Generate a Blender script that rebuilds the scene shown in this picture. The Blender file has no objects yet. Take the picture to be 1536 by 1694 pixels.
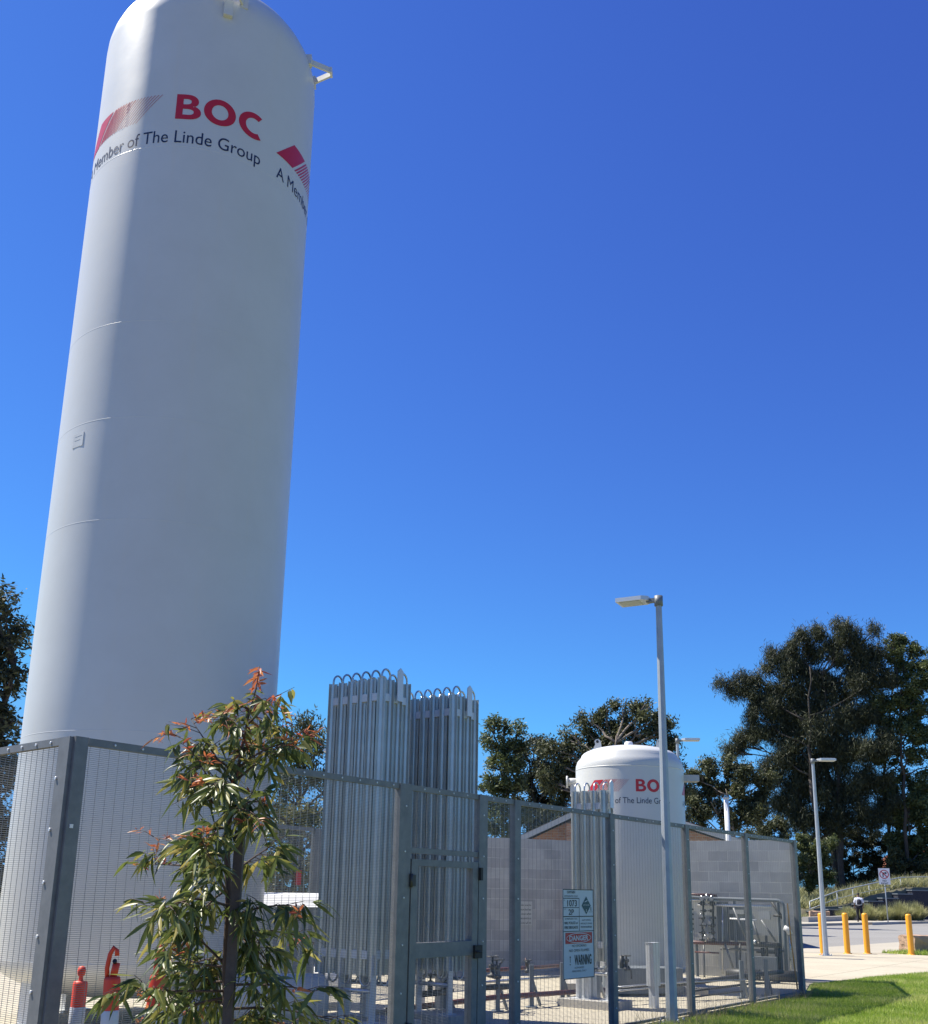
import bpy, bmesh, math, random
import numpy as np
from mathutils import Vector, Matrix
random.seed(7); RNG = np.random.default_rng(7)
R_ = math.radians
scene = bpy.context.scene
COL = scene.collection

# ------------------------------------------------------------------ camera
CAM_H, FPX, PPX, PPY = 1.5, 1716.0, 768.0, 1024.0
_up = Vector((880 - PPX, 5470 + PPY, -FPX)).normalized()
_fy = (Vector((0, 0, -1)) - _up * Vector((0, 0, -1)).dot(_up)).normalized()
_fx = _fy.cross(_up)
ROT = Matrix((_fx, _fy, _up))
camd = bpy.data.cameras.new("camera"); cam = bpy.data.objects.new("camera", camd); COL.objects.link(cam)
cam.matrix_world = Matrix.Translation((0, 0, CAM_H)) @ ROT.to_4x4()
camd.sensor_fit = 'HORIZONTAL'; camd.sensor_width = 36; camd.lens = 36 * FPX / 1536
camd.shift_y = (PPY - 847) / 1536; camd.clip_start = 0.05; camd.clip_end = 3000
scene.camera = cam
# ------------------------------------------------------------------ light
SUN_AZ, SUN_EL = R_(-72), R_(56)
w = bpy.data.worlds.new("World"); scene.world = w; w.use_nodes = True
nt = w.node_tree; bg = nt.nodes['Background']
sk = nt.nodes.new('ShaderNodeTexSky'); sk.sky_type = 'NISHITA'; sk.sun_disc = False
sk.sun_elevation = SUN_EL; sk.sun_rotation = SUN_AZ
sk.altitude = 0; sk.air_density = 1.0; sk.dust_density = 0.15; sk.ozone_density = 3.5
sep = nt.nodes.new('ShaderNodeSeparateColor'); cmb = nt.nodes.new('ShaderNodeCombineColor'); nt.links.new(sk.outputs[0], sep.inputs[0])
for ch, (cap_, ex, mul) in enumerate(((3.6, .95, .508), (4.4, 1.39, .635), (6.0, .95, 1.84))):   # grade of the clear sky: deeper, bluer zenith
    mn = nt.nodes.new('ShaderNodeMath'); mn.operation = 'MINIMUM'; mn.inputs[1].default_value = cap_; nt.links.new(sep.outputs[ch], mn.inputs[0])
    pw = nt.nodes.new('ShaderNodeMath'); pw.operation = 'POWER'; pw.inputs[1].default_value = ex; nt.links.new(mn.outputs[0], pw.inputs[0])
    ml = nt.nodes.new('ShaderNodeMath'); ml.operation = 'MULTIPLY'; ml.inputs[1].default_value = mul; nt.links.new(pw.outputs[0], ml.inputs[0]); nt.links.new(ml.outputs[0], cmb.inputs[ch])
nt.links.new(cmb.outputs[0], bg.inputs[0])
bg.inputs[1].default_value = 0.0536
sund = bpy.data.lights.new("sun", 'SUN'); sun = bpy.data.objects.new("sun", sund); COL.objects.link(sun)
sund.energy = 5.0; sund.angle = R_(0.5); sund.color = (1, .94, .82)
_sd = Vector((math.sin(SUN_AZ) * math.cos(SUN_EL), math.cos(SUN_AZ) * math.cos(SUN_EL), math.sin(SUN_EL)))
sun.rotation_euler = (-_sd).to_track_quat('-Z', 'Y').to_euler(); sun.location = (-20, 0, 30)
scene.view_settings.view_transform = 'Standard'; scene.view_settings.look = 'None'
scene.view_settings.exposure = 0.9; scene.view_settings.gamma = 1

# ------------------------------------------------------------------ placing helpers
def ray(px, py): return (ROT @ Vector((px - PPX, PPY - py, -FPX))).normalized()
def at(px, py, D):            # point seen in that direction at horizontal distance D
    d = ray(px, py); t = D / math.hypot(d.x, d.y); return d * t + Vector((0, 0, CAM_H))
def gnd(px, py, z=0.0):
    d = ray(px, py); return d * ((z - CAM_H) / d.z) + Vector((0, 0, CAM_H))

# ------------------------------------------------------------------ object helpers
def link(name, me, parent=None, mats=()):
    o = bpy.data.objects.new(name, me); COL.objects.link(o)
    for m in mats:
        if len(me.materials) < len(mats): me.materials.append(m)
    if parent: o.parent = parent
    return o
def tag(o, label=None, cat=None, group=None, kind=None):
    if label: o['label'] = label
    if cat: o['category'] = cat
    if group: o['group'] = group
    if kind: o['kind'] = kind
    return o
def thing(name, label, cat, loc=(0, 0, 0), rz=0, group=None):
    o = bpy.data.objects.new(name, None); COL.objects.link(o); o.location = loc; o.rotation_euler = (0, 0, rz)
    o.empty_display_size = .1
    return tag(o, label, cat, group)
def children(o): return [c for c in COL.objects if c.parent == o]
def copy_tree(o, parent=None):
    c = o.copy(); COL.objects.link(c); c.parent = parent
    for ch in children(o): copy_tree(ch, c)
    return c

class MB:
    def __init__(s): s.v = []; s.f = []; s.mi = []; s.sm = []
    def add(s, vs, fs, mi=0, smooth=False):
        n = len(s.v); s.v += [tuple(v) for v in vs]
        for f in fs: s.f.append(tuple(i + n for i in f)); s.mi.append(mi); s.sm.append(smooth)
        return s
    def box(s, x0, x1, y0, y1, z0, z1, mi=0, M=None):
        vs = [Vector(p) for p in ((x0, y0, z0), (x1, y0, z0), (x1, y1, z0), (x0, y1, z0), (x0, y0, z1), (x1, y0, z1), (x1, y1, z1), (x0, y1, z1))]
        if M: vs = [M @ v for v in vs]
        return s.add(vs, [(3, 2, 1, 0), (4, 5, 6, 7), (0, 1, 5, 4), (1, 2, 6, 5), (2, 3, 7, 6), (3, 0, 4, 7)], mi)
    def bar(s, a, b, w, h=None, mi=0, up=(0, 0, 1)):      # rectangular bar a->b
        a = Vector(a); b = Vector(b); h = h or w; d = (b - a).normalized(); u = Vector(up)
        if abs(d.dot(u)) > .99: u = Vector((0, 1, 0))
        x = d.cross(u).normalized(); y = x.cross(d)
        vs = []
        for p in (a, b):
            for sx, sy in ((-1, -1), (1, -1), (1, 1), (-1, 1)): vs.append(p + x * sx * w / 2 + y * sy * h / 2)
        return s.add(vs, [(3, 2, 1, 0), (4, 5, 6, 7), (0, 1, 5, 4), (1, 2, 6, 5), (2, 3, 7, 6), (3, 0, 4, 7)], mi)
    def tube(s, pts, r, n=10, mi=0, caps=True, r2=None):
        pts = [Vector(p) for p in pts]; k = len(pts)
        rs = r if isinstance(r, (list, tuple)) else [r] * k
        if r2 is not None: rs = [r + (r2 - r) * i / (k - 1) for i in range(k)]
        base = len(s.v); u = None
        for i, p in enumerate(pts):
            d = (pts[min(i + 1, k - 1)] - pts[max(i - 1, 0)]).normalized()
            if u is None: u = d.orthogonal().normalized()
            else: u = (u - d * u.dot(d)).normalized()
            v = d.cross(u)
            for j in range(n):
                a = 2 * math.pi * j / n; q = p + (u * math.cos(a) + v * math.sin(a)) * rs[i]; s.v.append(tuple(q))
        for i in range(k - 1):
            for j in range(n):
                a = base + i * n + j; b = base + i * n + (j + 1) % n
                s.f.append((a, b, b + n, a + n)); s.mi.append(mi); s.sm.append(True)
        if caps:
            s.f.append(tuple(base + j for j in range(n))[::-1]); s.mi.append(mi); s.sm.append(False)
            s.f.append(tuple(base + (k - 1) * n + j for j in range(n))); s.mi.append(mi); s.sm.append(False)
        return s
    def lathe(s, prof, n=48, mi=0, c=(0, 0)):             # prof: (r,z) bottom to top
        base = len(s.v)
        for r, z in prof:
            for j in range(n):
                a = 2 * math.pi * j / n; s.v.append((c[0] + r * math.cos(a), c[1] + r * math.sin(a), z))
        for i in range(len(prof) - 1):
            for j in range(n):
                a = base + i * n + j; b = base + i * n + (j + 1) % n
                s.f.append((a, b, b + n, a + n)); s.mi.append(mi); s.sm.append(True)
        return s
    def prism(s, poly, z0, z1, mi=0, M=None):
        n = len(poly); vs = [Vector((x, y, z0)) for x, y in poly] + [Vector((x, y, z1)) for x, y in poly]
        if M: vs = [M @ v for v in vs]
        fs = [tuple(range(n))[::-1], tuple(range(n, 2 * n))] + [(i, (i + 1) % n, (i + 1) % n + n, i + n) for i in range(n)]
        return s.add(vs, fs, mi)
    def build(s, name, mats, parent=None):
        me = bpy.data.meshes.new(name); me.from_pydata(s.v, [], s.f)
        if not isinstance(mats, (list, tuple)): mats = [mats]
        for m in mats: me.materials.append(m)
        me.polygons.foreach_set('material_index', s.mi); me.polygons.foreach_set('use_smooth', s.sm); me.update()
        o = bpy.data.objects.new(name, me); COL.objects.link(o)
        if parent: o.parent = parent
        return o

def arc(c, r, a0, a1, n, ax, ay):
    c = Vector(c); ax = Vector(ax); ay = Vector(ay)
    return [c + ax * r * math.cos(a0 + (a1 - a0) * i / n) + ay * r * math.sin(a0 + (a1 - a0) * i / n) for i in range(n + 1)]

# ------------------------------------------------------------------ materials
def mat(name, col, rough=.6, metal=0.0, bump=None, vary=None, spec=None, coat=0):
    """vary=(scale, amount, col2) noise mix; bump=(scale,strength,distance)"""
    m = bpy.data.materials.new(name); m.use_nodes = True; n = m.node_tree; b = n.nodes['Principled BSDF']
    c = (*col, 1); b.inputs['Base Color'].default_value = c
    b.inputs['Roughness'].default_value = rough; b.inputs['Metallic'].default_value = metal
    if spec is not None: b.inputs['Specular IOR Level'].default_value = spec
    if coat: b.inputs['Coat Weight'].default_value = coat; b.inputs['Coat Roughness'].default_value = .15
    tc = n.nodes.new('ShaderNodeTexCoord')
    if vary:
        nz = n.nodes.new('ShaderNodeTexNoise'); nz.inputs['Scale'].default_value = vary[0]; nz.inputs['Detail'].default_value = 8
        nz.inputs['Roughness'].default_value = .65
        n.links.new(tc.outputs['Object'], nz.inputs['Vector'])
        rp = n.nodes.new('ShaderNodeMapRange'); rp.inputs[1].default_value = .35; rp.inputs[2].default_value = .7
        rp.inputs[4].default_value = vary[1]; n.links.new(nz.outputs['Fac'], rp.inputs[0])
        mx = n.nodes.new('ShaderNodeMix'); mx.data_type = 'RGBA'; mx.inputs['A'].default_value = c; mx.inputs['B'].default_value = (*vary[2], 1)
        n.links.new(rp.outputs[0], mx.inputs['Factor']); n.links.new(mx.outputs['Result'], b.inputs['Base Color'])
        rr = n.nodes.new('ShaderNodeMapRange'); rr.inputs[3].default_value = max(0, rough - .08); rr.inputs[4].default_value = min(1, rough + .1)
        n.links.new(nz.outputs['Fac'], rr.inputs[0]); n.links.new(rr.outputs[0], b.inputs['Roughness'])
    if bump:
        n2 = n.nodes.new('ShaderNodeTexNoise'); n2.inputs['Scale'].default_value = bump[0]; n2.inputs['Detail'].default_value = 6
        n.links.new(tc.outputs['Object'], n2.inputs['Vector'])
        bp = n.nodes.new('ShaderNodeBump'); bp.inputs['Strength'].default_value = bump[1]; bp.inputs['Distance'].default_value = bump[2]
        n.links.new(n2.outputs['Fac'], bp.inputs['Height']); n.links.new(bp.outputs[0], b.inputs['Normal'])
    return m

def leaf_mat(name, c0, c1, trans=.3, rough=.5, c2=None):
    m = bpy.data.materials.new(name); m.use_nodes = True; n = m.node_tree; b = n.nodes['Principled BSDF']
    at_ = n.nodes.new('ShaderNodeAttribute'); at_.attribute_name = 'shade'
    cr = n.nodes.new('ShaderNodeValToRGB'); e = cr.color_ramp.elements
    e[0].color = (*c0, 1); e[1].color = (*c1, 1)
    if c2: e[1].position = .55; x = e.new(1.0); x.color = (*c2, 1)
    n.links.new(at_.outputs['Fac'], cr.inputs[0]); n.links.new(cr.outputs[0], b.inputs['Base Color'])
    b.inputs['Roughness'].default_value = rough
    tr = n.nodes.new('ShaderNodeBsdfTranslucent'); n.links.new(cr.outputs[0], tr.inputs['Color'])
    mx = n.nodes.new('ShaderNodeMixShader'); mx.inputs[0].default_value = trans
    n.links.new(b.outputs[0], mx.inputs[1]); n.links.new(tr.outputs[0], mx.inputs[2])
    n.links.new(mx.outputs[0], n.nodes['Material Output'].inputs['Surface'])
    return m

def tank_paint(name):
    """gloss white paint on steel plate: faint plate waviness, dirt runs near the foot"""
    m = mat(name, (.585, .59, .57), .34, vary=(1.2, .5, (.51, .515, .49)), bump=(1.6, .12, .02))
    n = m.node_tree; b = n.nodes['Principled BSDF']
    tc = n.nodes.new('ShaderNodeTexCoord'); mp = n.nodes.new('ShaderNodeMapping'); mp.inputs['Scale'].default_value = (5, 5, .35)
    n.links.new(tc.outputs['Object'], mp.inputs[0]); nz = n.nodes.new('ShaderNodeTexNoise'); nz.inputs['Scale'].default_value = 1.6; nz.inputs['Detail'].default_value = 7
    n.links.new(mp.outputs[0], nz.inputs['Vector'])
    mr = n.nodes.new('ShaderNodeMapRange'); mr.inputs[1].default_value = .55; mr.inputs[2].default_value = .8; mr.inputs[4].default_value = .35
    n.links.new(nz.outputs['Fac'], mr.inputs[0])
    mx = n.nodes.new('ShaderNodeMix'); mx.data_type = 'RGBA'; mx.inputs['B'].default_value = (.6, .57, .5, 1)
    src = b.inputs['Base Color'].links[0].from_socket
    n.links.new(src, mx.inputs['A']); n.links.new(mr.outputs[0], mx.inputs['Factor']); n.links.new(mx.outputs['Result'], b.inputs['Base Color'])
    return m

M = {}
M['paint'] = tank_paint('white_tank_paint')
M['red'] = mat('red_vinyl', (.50, .018, .026), .35, vary=(3, .2, (.38, .02, .04)))
M['navy'] = mat('navy_vinyl', (.012, .022, .06), .4, vary=(3, .2, (.02, .03, .07)))
M['galv'] = mat('galvanised_steel', (.195, .20, .205), .55, .3, vary=(9, .6, (.105, .118, .132)), bump=(60, .1, .002))
M['galvpole'] = mat('galvanised_pole', (.40, .44, .48), .5, .35, vary=(6, .6, (.28, .32, .36)))
M['mesh'] = mat('galvanised_wire', (.26, .265, .27), .5, .3, vary=(4, .4, (.19, .195, .20)))
M['alu'] = mat('aluminium_fin', (.57, .585, .55), .34, .65, vary=(3, .6, (.39, .40, .375)))
M['aluclamp'] = mat('aluminium_clamp', (.62, .64, .66), .45, .4, vary=(8, .3, (.5, .52, .54)))
M['steel'] = mat('stainless_pipe', (.55, .56, .57), .28, .8, vary=(8, .4, (.4, .4, .4)))
M['darksteel'] = mat('dark_valve_iron', (.035, .037, .04), .5, .2, vary=(12, .5, (.07, .06, .05)))
M['maroon'] = mat('maroon_pipe_paint', (.11, .035, .03), .45, vary=(8, .5, (.07, .03, .03)))
M['white'] = mat('white_enamel', (.78, .78, .78), .4, vary=(5, .4, (.68, .68, .66)))
M['palegrey'] = mat('pale_grey_enamel', (.45, .46, .45), .45, vary=(6, .4, (.36, .37, .36)))
M['cabinet'] = mat('grey_cabinet', (.16, .18, .2), .5, vary=(6, .4, (.12, .14, .15)))
M['orange'] = mat('orange_plastic', (.75, .06, .022), .5, vary=(10, .4, (.6, .05, .02)))
M['reflect'] = mat('reflective_sleeve', (.55, .56, .6), .35, vary=(14, .5, (.42, .43, .47)))
M['yellowpost'] = mat('yellow_bollard_paint', (.82, .36, .02), .4, vary=(6, .4, (.7, .3, .02)))
M['yellowbar'] = mat('yellow_barrier_plastic', (.85, .56, .03), .5, vary=(4, .3, (.75, .5, .03)))
M['black'] = mat('black_rubber', (.015, .015, .016), .6, vary=(10, .3, (.03, .03, .03)))
M['signwhite'] = mat('sign_face', (.52, .58, .60), .4, vary=(6, .3, (.45, .51, .53)))
M['signink'] = mat('sign_ink', (.012, .025, .03), .5, vary=(9, .2, (.02, .03, .035)))
M['signteal'] = mat('sign_teal', (.01, .07, .09), .5, vary=(9, .2, (.02, .08, .1)))
M['signred'] = mat('sign_red', (.45, .012, .025), .45, vary=(9, .2, (.4, .02, .03)))
M['plainwhite'] = mat('traffic_sign_face', (.72, .72, .74), .4, vary=(6, .3, (.64, .64, .66)))
M['stake'] = mat('hardwood_stake', (.085, .07, .06), .85, vary=(20, .7, (.045, .038, .033)), bump=(60, .6, .004))
M['bark'] = mat('young_bark', (.10, .065, .05), .85, vary=(18, .7, (.05, .035, .028)), bump=(50, .6, .003))
M['trunk'] = mat('tree_bark', (.075, .062, .05), .9, vary=(3, .8, (.035, .03, .025)), bump=(6, .8, .05))
M['palebark'] = mat('pale_bark', (.24, .2, .16), .9, vary=(2.5, .8, (.1, .08, .06)), bump=(6, .8, .04))
M['sandstone'] = mat('sandstone', (.42, .28, .19), .9, vary=(3, .7, (.3, .2, .14)), bump=(10, .8, .04))
M['kerb'] = mat('kerb_concrete', (.42, .40, .36), .85, vary=(2, .6, (.3, .29, .27)), bump=(30, .4, .01))
M['charcoal'] = mat('charcoal_retaining_block', (.02, .022, .035), .85, vary=(3, .6, (.04, .04, .05)), bump=(8, .9, .06))
M['skin'] = mat('skin', (.16, .09, .06), .6, vary=(8, .2, (.13, .07, .05)))
M['shirt'] = mat('white_shirt', (.62, .64, .72), .8, vary=(6, .3, (.5, .52, .6)))
M['trousers'] = mat('dark_trousers', (.012, .012, .018), .8, vary=(6, .3, (.02, .02, .025)))
M['pack'] = mat('navy_backpack', (.012, .014, .028), .75, vary=(9, .3, (.02, .022, .04)))
M['leafA'] = leaf_mat('gum_leaf', (.05, .078, .024), (.16, .195, .05), .4, .4, (.44, .36, .1))
M['leafnew'] = leaf_mat('new_gum_leaf', (.40, .085, .045), (.52, .22, .08), .45, .42)
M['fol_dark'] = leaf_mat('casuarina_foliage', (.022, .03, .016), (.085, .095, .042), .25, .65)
M['fol_green'] = leaf_mat('eucalypt_foliage', (.04, .06, .02), (.17, .2, .07), .3, .55)
M['fol_mid'] = leaf_mat('olive_foliage', (.03, .04, .018), (.13, .14, .055), .3, .6)
M['fol_hedge'] = leaf_mat('hedge_foliage', (.045, .06, .02), (.19, .18, .06), .3, .6)
M['grass'] = leaf_mat('lawn_blades', (.20, .31, .035), (.37, .47, .09), .5, .5, (.6, .56, .25))
M['tussock'] = leaf_mat('tussock_blades', (.20, .22, .08), (.50, .47, .25), .3, .7)
M['straw'] = leaf_mat('dry_weed', (.3, .24, .12), (.5, .42, .24), .3, .7)

def surf(name, cols, scale, rough=.9, bump=(20, .3, .01), fine=None, cracks=None):
    m = mat(name, cols[0], rough, vary=(scale, 1.0, cols[1]), bump=bump)
    n = m.node_tree; b = n.nodes['Principled BSDF']
    if fine:
        tc = n.nodes.new('ShaderNodeTexCoord'); nz = n.nodes.new('ShaderNodeTexNoise'); nz.inputs['Scale'].default_value = fine[0]; nz.inputs['Detail'].default_value = 3
        n.links.new(tc.outputs['Object'], nz.inputs['Vector'])
        mr = n.nodes.new('ShaderNodeMapRange'); mr.inputs[1].default_value = .4; mr.inputs[2].default_value = .65; mr.inputs[4].default_value = fine[2]
        n.links.new(nz.outputs['Fac'], mr.inputs[0])
        mx = n.nodes.new('ShaderNodeMix'); mx.data_type = 'RGBA'; mx.inputs['B'].default_value = (*fine[1], 1)
        n.links.new(b.inputs['Base Color'].links[0].from_socket, mx.inputs['A']); n.links.new(mr.outputs[0], mx.inputs['Factor'])
        n.links.new(mx.outputs['Result'], b.inputs['Base Color'])
    return m
M['concrete'] = surf('path_concrete', ((.46, .415, .315), (.38, .34, .26)), .5, fine=(14, (.30, .27, .20), .35))
def joints(m, size, wd, dark):
    n = m.node_tree; b = n.nodes['Principled BSDF']; tc = n.nodes.new('ShaderNodeTexCoord'); mp = n.nodes.new('ShaderNodeMapping'); mp.inputs['Rotation'].default_value = (0, 0, .64)
    br = n.nodes.new('ShaderNodeTexBrick'); br.offset = 0; br.inputs['Scale'].default_value = 1; br.inputs['Brick Width'].default_value = size; br.inputs['Row Height'].default_value = size; br.inputs['Mortar Size'].default_value = wd
    n.links.new(tc.outputs['Object'], mp.inputs[0]); n.links.new(mp.outputs[0], br.inputs['Vector'])
    mx = n.nodes.new('ShaderNodeMix'); mx.data_type = 'RGBA'; mx.inputs['B'].default_value = (*dark, 1)
    n.links.new(b.inputs['Base Color'].links[0].from_socket, mx.inputs['A']); n.links.new(br.outputs['Fac'], mx.inputs['Factor']); n.links.new(mx.outputs['Result'], b.inputs['Base Color'])
joints(M['concrete'], 2.4, .012, (.15, .135, .10))
M['lawnsoil'] = surf('lawn_soil', ((.16, .235, .04), (.22, .28, .065)), 1.2, fine=(9, (.34, .32, .13), .5))
M['earth'] = surf('dry_earth', ((.16, .145, .09), (.20, .175, .115)), .3, fine=(3, (.12, .13, .06), .5))
M['asphalt'] = surf('worn_asphalt', ((.215, .21, .195), (.175, .17, .16)), .25, fine=(30, (.34, .33, .32), .4))
M['paving'] = surf('pale_paving', ((.40, .37, .30), (.34, .31, .25)), .6, fine=(10, (.3, .27, .22), .3))

def brick_mat(name, c1, c2, mortar, bw, bh, ms, bump=.5, axis='XZ'):
    m = bpy.data.materials.new(name); m.use_nodes = True; n = m.node_tree; b = n.nodes['Principled BSDF']; b.inputs['Roughness'].default_value = .85
    tc = n.nodes.new('ShaderNodeTexCoord'); sx = n.nodes.new('ShaderNodeSeparateXYZ'); cx = n.nodes.new('ShaderNodeCombineXYZ')
    n.links.new(tc.outputs['Object'], sx.inputs[0]); n.links.new(sx.outputs[0], cx.inputs[0]); n.links.new(sx.outputs[2], cx.inputs[1])
    br = n.nodes.new('ShaderNodeTexBrick'); br.inputs['Scale'].default_value = 1; br.inputs['Color1'].default_value = (*c1, 1); br.inputs['Color2'].default_value = (*c2, 1)
    br.inputs['Mortar'].default_value = (*mortar, 1); br.inputs['Brick Width'].default_value = bw; br.inputs['Row Height'].default_value = bh
    br.inputs['Mortar Size'].default_value = ms; br.inputs['Mortar Smooth'].default_value = .2
    n.links.new(cx.outputs[0], br.inputs['Vector'])
    nz = n.nodes.new('ShaderNodeTexNoise'); nz.inputs['Scale'].default_value = 3; nz.inputs['Detail'].default_value = 8; n.links.new(tc.outputs['Object'], nz.inputs['Vector'])
    mx = n.nodes.new('ShaderNodeMix'); mx.data_type = 'RGBA'; mx.blend_type = 'MULTIPLY'; mx.inputs['Factor'].default_value = .45
    n.links.new(br.outputs['Color'], mx.inputs['A']); n.links.new(nz.outputs['Fac'], mx.inputs['B']); n.links.new(mx.outputs['Result'], b.inputs['Base Color'])
    bp = n.nodes.new('ShaderNodeBump'); bp.inputs['Strength'].default_value = bump; bp.inputs['Distance'].default_value = .006; bp.invert = True
    n.links.new(br.outputs['Fac'], bp.inputs['Height']); n.links.new(bp.outputs[0], b.inputs['Normal'])
    return m
M['block'] = brick_mat('grey_blockwork', (.53, .53, .525), (.39, .39, .395), (.60, .59, .57), .4, .2, .0055)
M['brick'] = brick_mat('orange_brick', (.55, .27, .13), (.42, .19, .09), (.5, .42, .33), .24, .086, .008)
M['tiles'] = brick_mat('roof_tiles', (.16, .11, .085), (.10, .075, .06), (.05, .04, .035), .3, .28, .02, 1)
M['terracotta'] = brick_mat('terracotta_roof', (.4, .14, .07), (.3, .1, .05), (.15, .06, .04), .3, .3, .02, 1)

# ------------------------------------------------------------------ writing
def text_geo(body, cap, width=None, bold=0.0, ls=1.0):
    cu = bpy.data.curves.new('t', 'FONT'); cu.body = body; cu.size = 1; cu.offset = bold; cu.space_character = ls; cu.resolution_u = 5
    o = bpy.data.objects.new('t', cu); COL.objects.link(o)
    dg = bpy.context.evaluated_depsgraph_get(); me = bpy.data.meshes.new_from_object(o.evaluated_get(dg))
    COL.objects.unlink(o); bpy.data.objects.remove(o); bpy.data.curves.remove(cu)
    vs = np.array([v.co[:] for v in me.vertices]); fs = [tuple(p.vertices) for p in me.polygons]; bpy.data.meshes.remove(me)
    k = cap / .70
    vs[:, 0] -= vs[:, 0].min(); wx = vs[:, 0].max()
    vs[:, 0] *= (width / wx if width else k); vs[:, 1] *= k
    return vs[:, :2], fs
def ring2d(cx, cy, rx, ry, tx, ty, n=32, a0=0, a1=2 * math.pi):
    vs, fs = [], []
    for i in range(n + 1):
        a = a0 + (a1 - a0) * i / n
        vs.append((cx + rx * math.cos(a), cy + ry * math.sin(a))); vs.append((cx + (rx - tx) * math.cos(a), cy + (ry - ty) * math.sin(a)))
    for i in range(n): fs.append((2 * i, 2 * i + 2, 2 * i + 3, 2 * i + 1))
    return np.array(vs), fs

# ------------------------------------------------------------------ tanks
def wrap_geo(items, rad, name, m, parent, step=.03):
    """items: list of (verts2d, faces): x is arc length, y height; bend round a cylinder of radius rad"""
    bm = bmesh.new()
    for vs, fs in items:
        bv = [bm.verts.new((v[0], v[1], 0)) for v in vs]
        for f in fs:
            try: bm.faces.new([bv[i] for i in f])
            except ValueError: pass
    xs = [v.co.x for v in bm.verts]; x = math.floor(min(xs) / step) * step + step
    while x < max(xs):
        bmesh.ops.bisect_plane(bm, geom=bm.verts[:] + bm.edges[:] + bm.faces[:], plane_co=(x, 0, 0), plane_no=(1, 0, 0)); x += step
    for v in bm.verts:
        a = v.co.x / rad; z = v.co.y; v.co = (math.sin(a) * rad, -math.cos(a) * rad, z)
    bmesh.ops.recalc_face_normals(bm, faces=bm.faces)
    me = bpy.data.meshes.new(name); bm.to_mesh(me); bm.free(); me.materials.append(m)
    o = bpy.data.objects.new(name, me); COL.objects.link(o); o.parent = parent
    return o
def logo(parent, rad, x0, zb, s):
    """x0 arc position of the mark's bottom left corner, zb letter foot height, s scale (1: letters .38 m high)"""
    red, cap, navy = [], [], []
    H = .38 * s; sl = .36 * s
    def para(x, w): return (np.array([(x, zb), (x + w, zb), (x + w + sl, zb + H), (x + sl, zb + H)]), [(0, 1, 2, 3)])
    red.append(para(x0, .35 * s))
    x = x0 + .40 * s
    for i in range(8): red.append(para(x, (.031 - .0015 * i) * s)); x += .052 * s
    for i in range(8): red.append(para(x, (.0115 - .0004 * i) * s)); x += .0505 * s
    # letters, drawn as heavy geometric strokes
    bx = x0 + 1.73 * s
    b1 = text_geo('B', H, .325 * s, .022); b1[0][:, 0] += bx; b1[0][:, 1] = zb + (b1[0][:, 1] - b1[0][:, 1].min()) * H / np.ptp(b1[0][:, 1]); cap.append(b1)
    cap.append(ring2d(bx + .565 * s, zb + H / 2, .208 * s, .198 * s, .10 * s, .085 * s, 40))
    cap.append(ring2d(bx + 1.03 * s, zb + H / 2, .215 * s, .198 * s, .098 * s, .084 * s, 30, R_(58), R_(302)))
    t = text_geo('A Member of The Linde Group', .185 * s, 2.86 * s, 0.0); t[0][:, 0] += x0 + .03 * s; t[0][:, 1] += zb - .36 * s; navy.append(t)
    lg = wrap_geo(red, rad + .003, 'logo_mark', M['red'], parent); lg['label'] = 'red mark of one solid slanted block and thinning stripes'
    lc = wrap_geo(cap, rad + .003, 'logo_letters', M['red'], parent); lc['label'] = 'heavy red capital letters'
    tg = wrap_geo(navy, rad + .003, 'lettering', M['navy'], parent); tg['label'] = 'thin navy line of lettering under the red logo'

def ring_prof(r, z, h=.012, w=.022): return [(r, z - w), (r + h * .8, z - w * .4), (r + h, z), (r + h * .8, z + w * .4), (r, z + w)]
BT = Vector((-3.866, 12.891, 0)); BR = 1.5
tank = thing('storage_tank', 'towering white cylindrical gas tank with red logo high up, tallest object here', 'tank', BT, 0, None)
facing = math.atan2(BT.x, BT.y)     # turn so local -y faces the viewer's spot
tank.rotation_euler = (0, 0, -facing)
def dome(r, z0, h, n=14): return [(r * math.cos(t), z0 + h * math.sin(t)) for t in [math.pi / 2 * i / n for i in range(n)]] + [(0.001, z0 + h)]
b = MB(); b.lathe([(0.001, .26)] + [(BR * math.sin(t), .71 - .45 * math.cos(t)) for t in [math.pi / 2 * i / 12 for i in range(1, 12)]] + [(BR, .71), (BR, 4), (BR, 8), (BR, 12.98)] + dome(BR, 13.0, 1.2)[1:], 128)
b.build('shell', M['paint'], tank)
for z in (.71, 3.17, 5.65, 6.95, 8.24, 10.76): b = MB(); b.lathe(ring_prof(BR - .003, z, .0045, .012), 128); b.build('weld_seam', M['paint'], tank)
for a in (45, 135, 225, 315):
    a = R_(a - 10); p = Vector((math.cos(a) * 1.18, math.sin(a) * 1.18, 0)); b = MB()
    Mx = Matrix.Translation(p) @ Matrix.Rotation(a, 4, 'Z')
    b.box(-.1, .1, -.12, .12, .04, .75, 0, Mx); b.box(-.2, .2, -.2, .2, .012, .04, 0, Mx); b.build('leg', M['paint'], tank)
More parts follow.
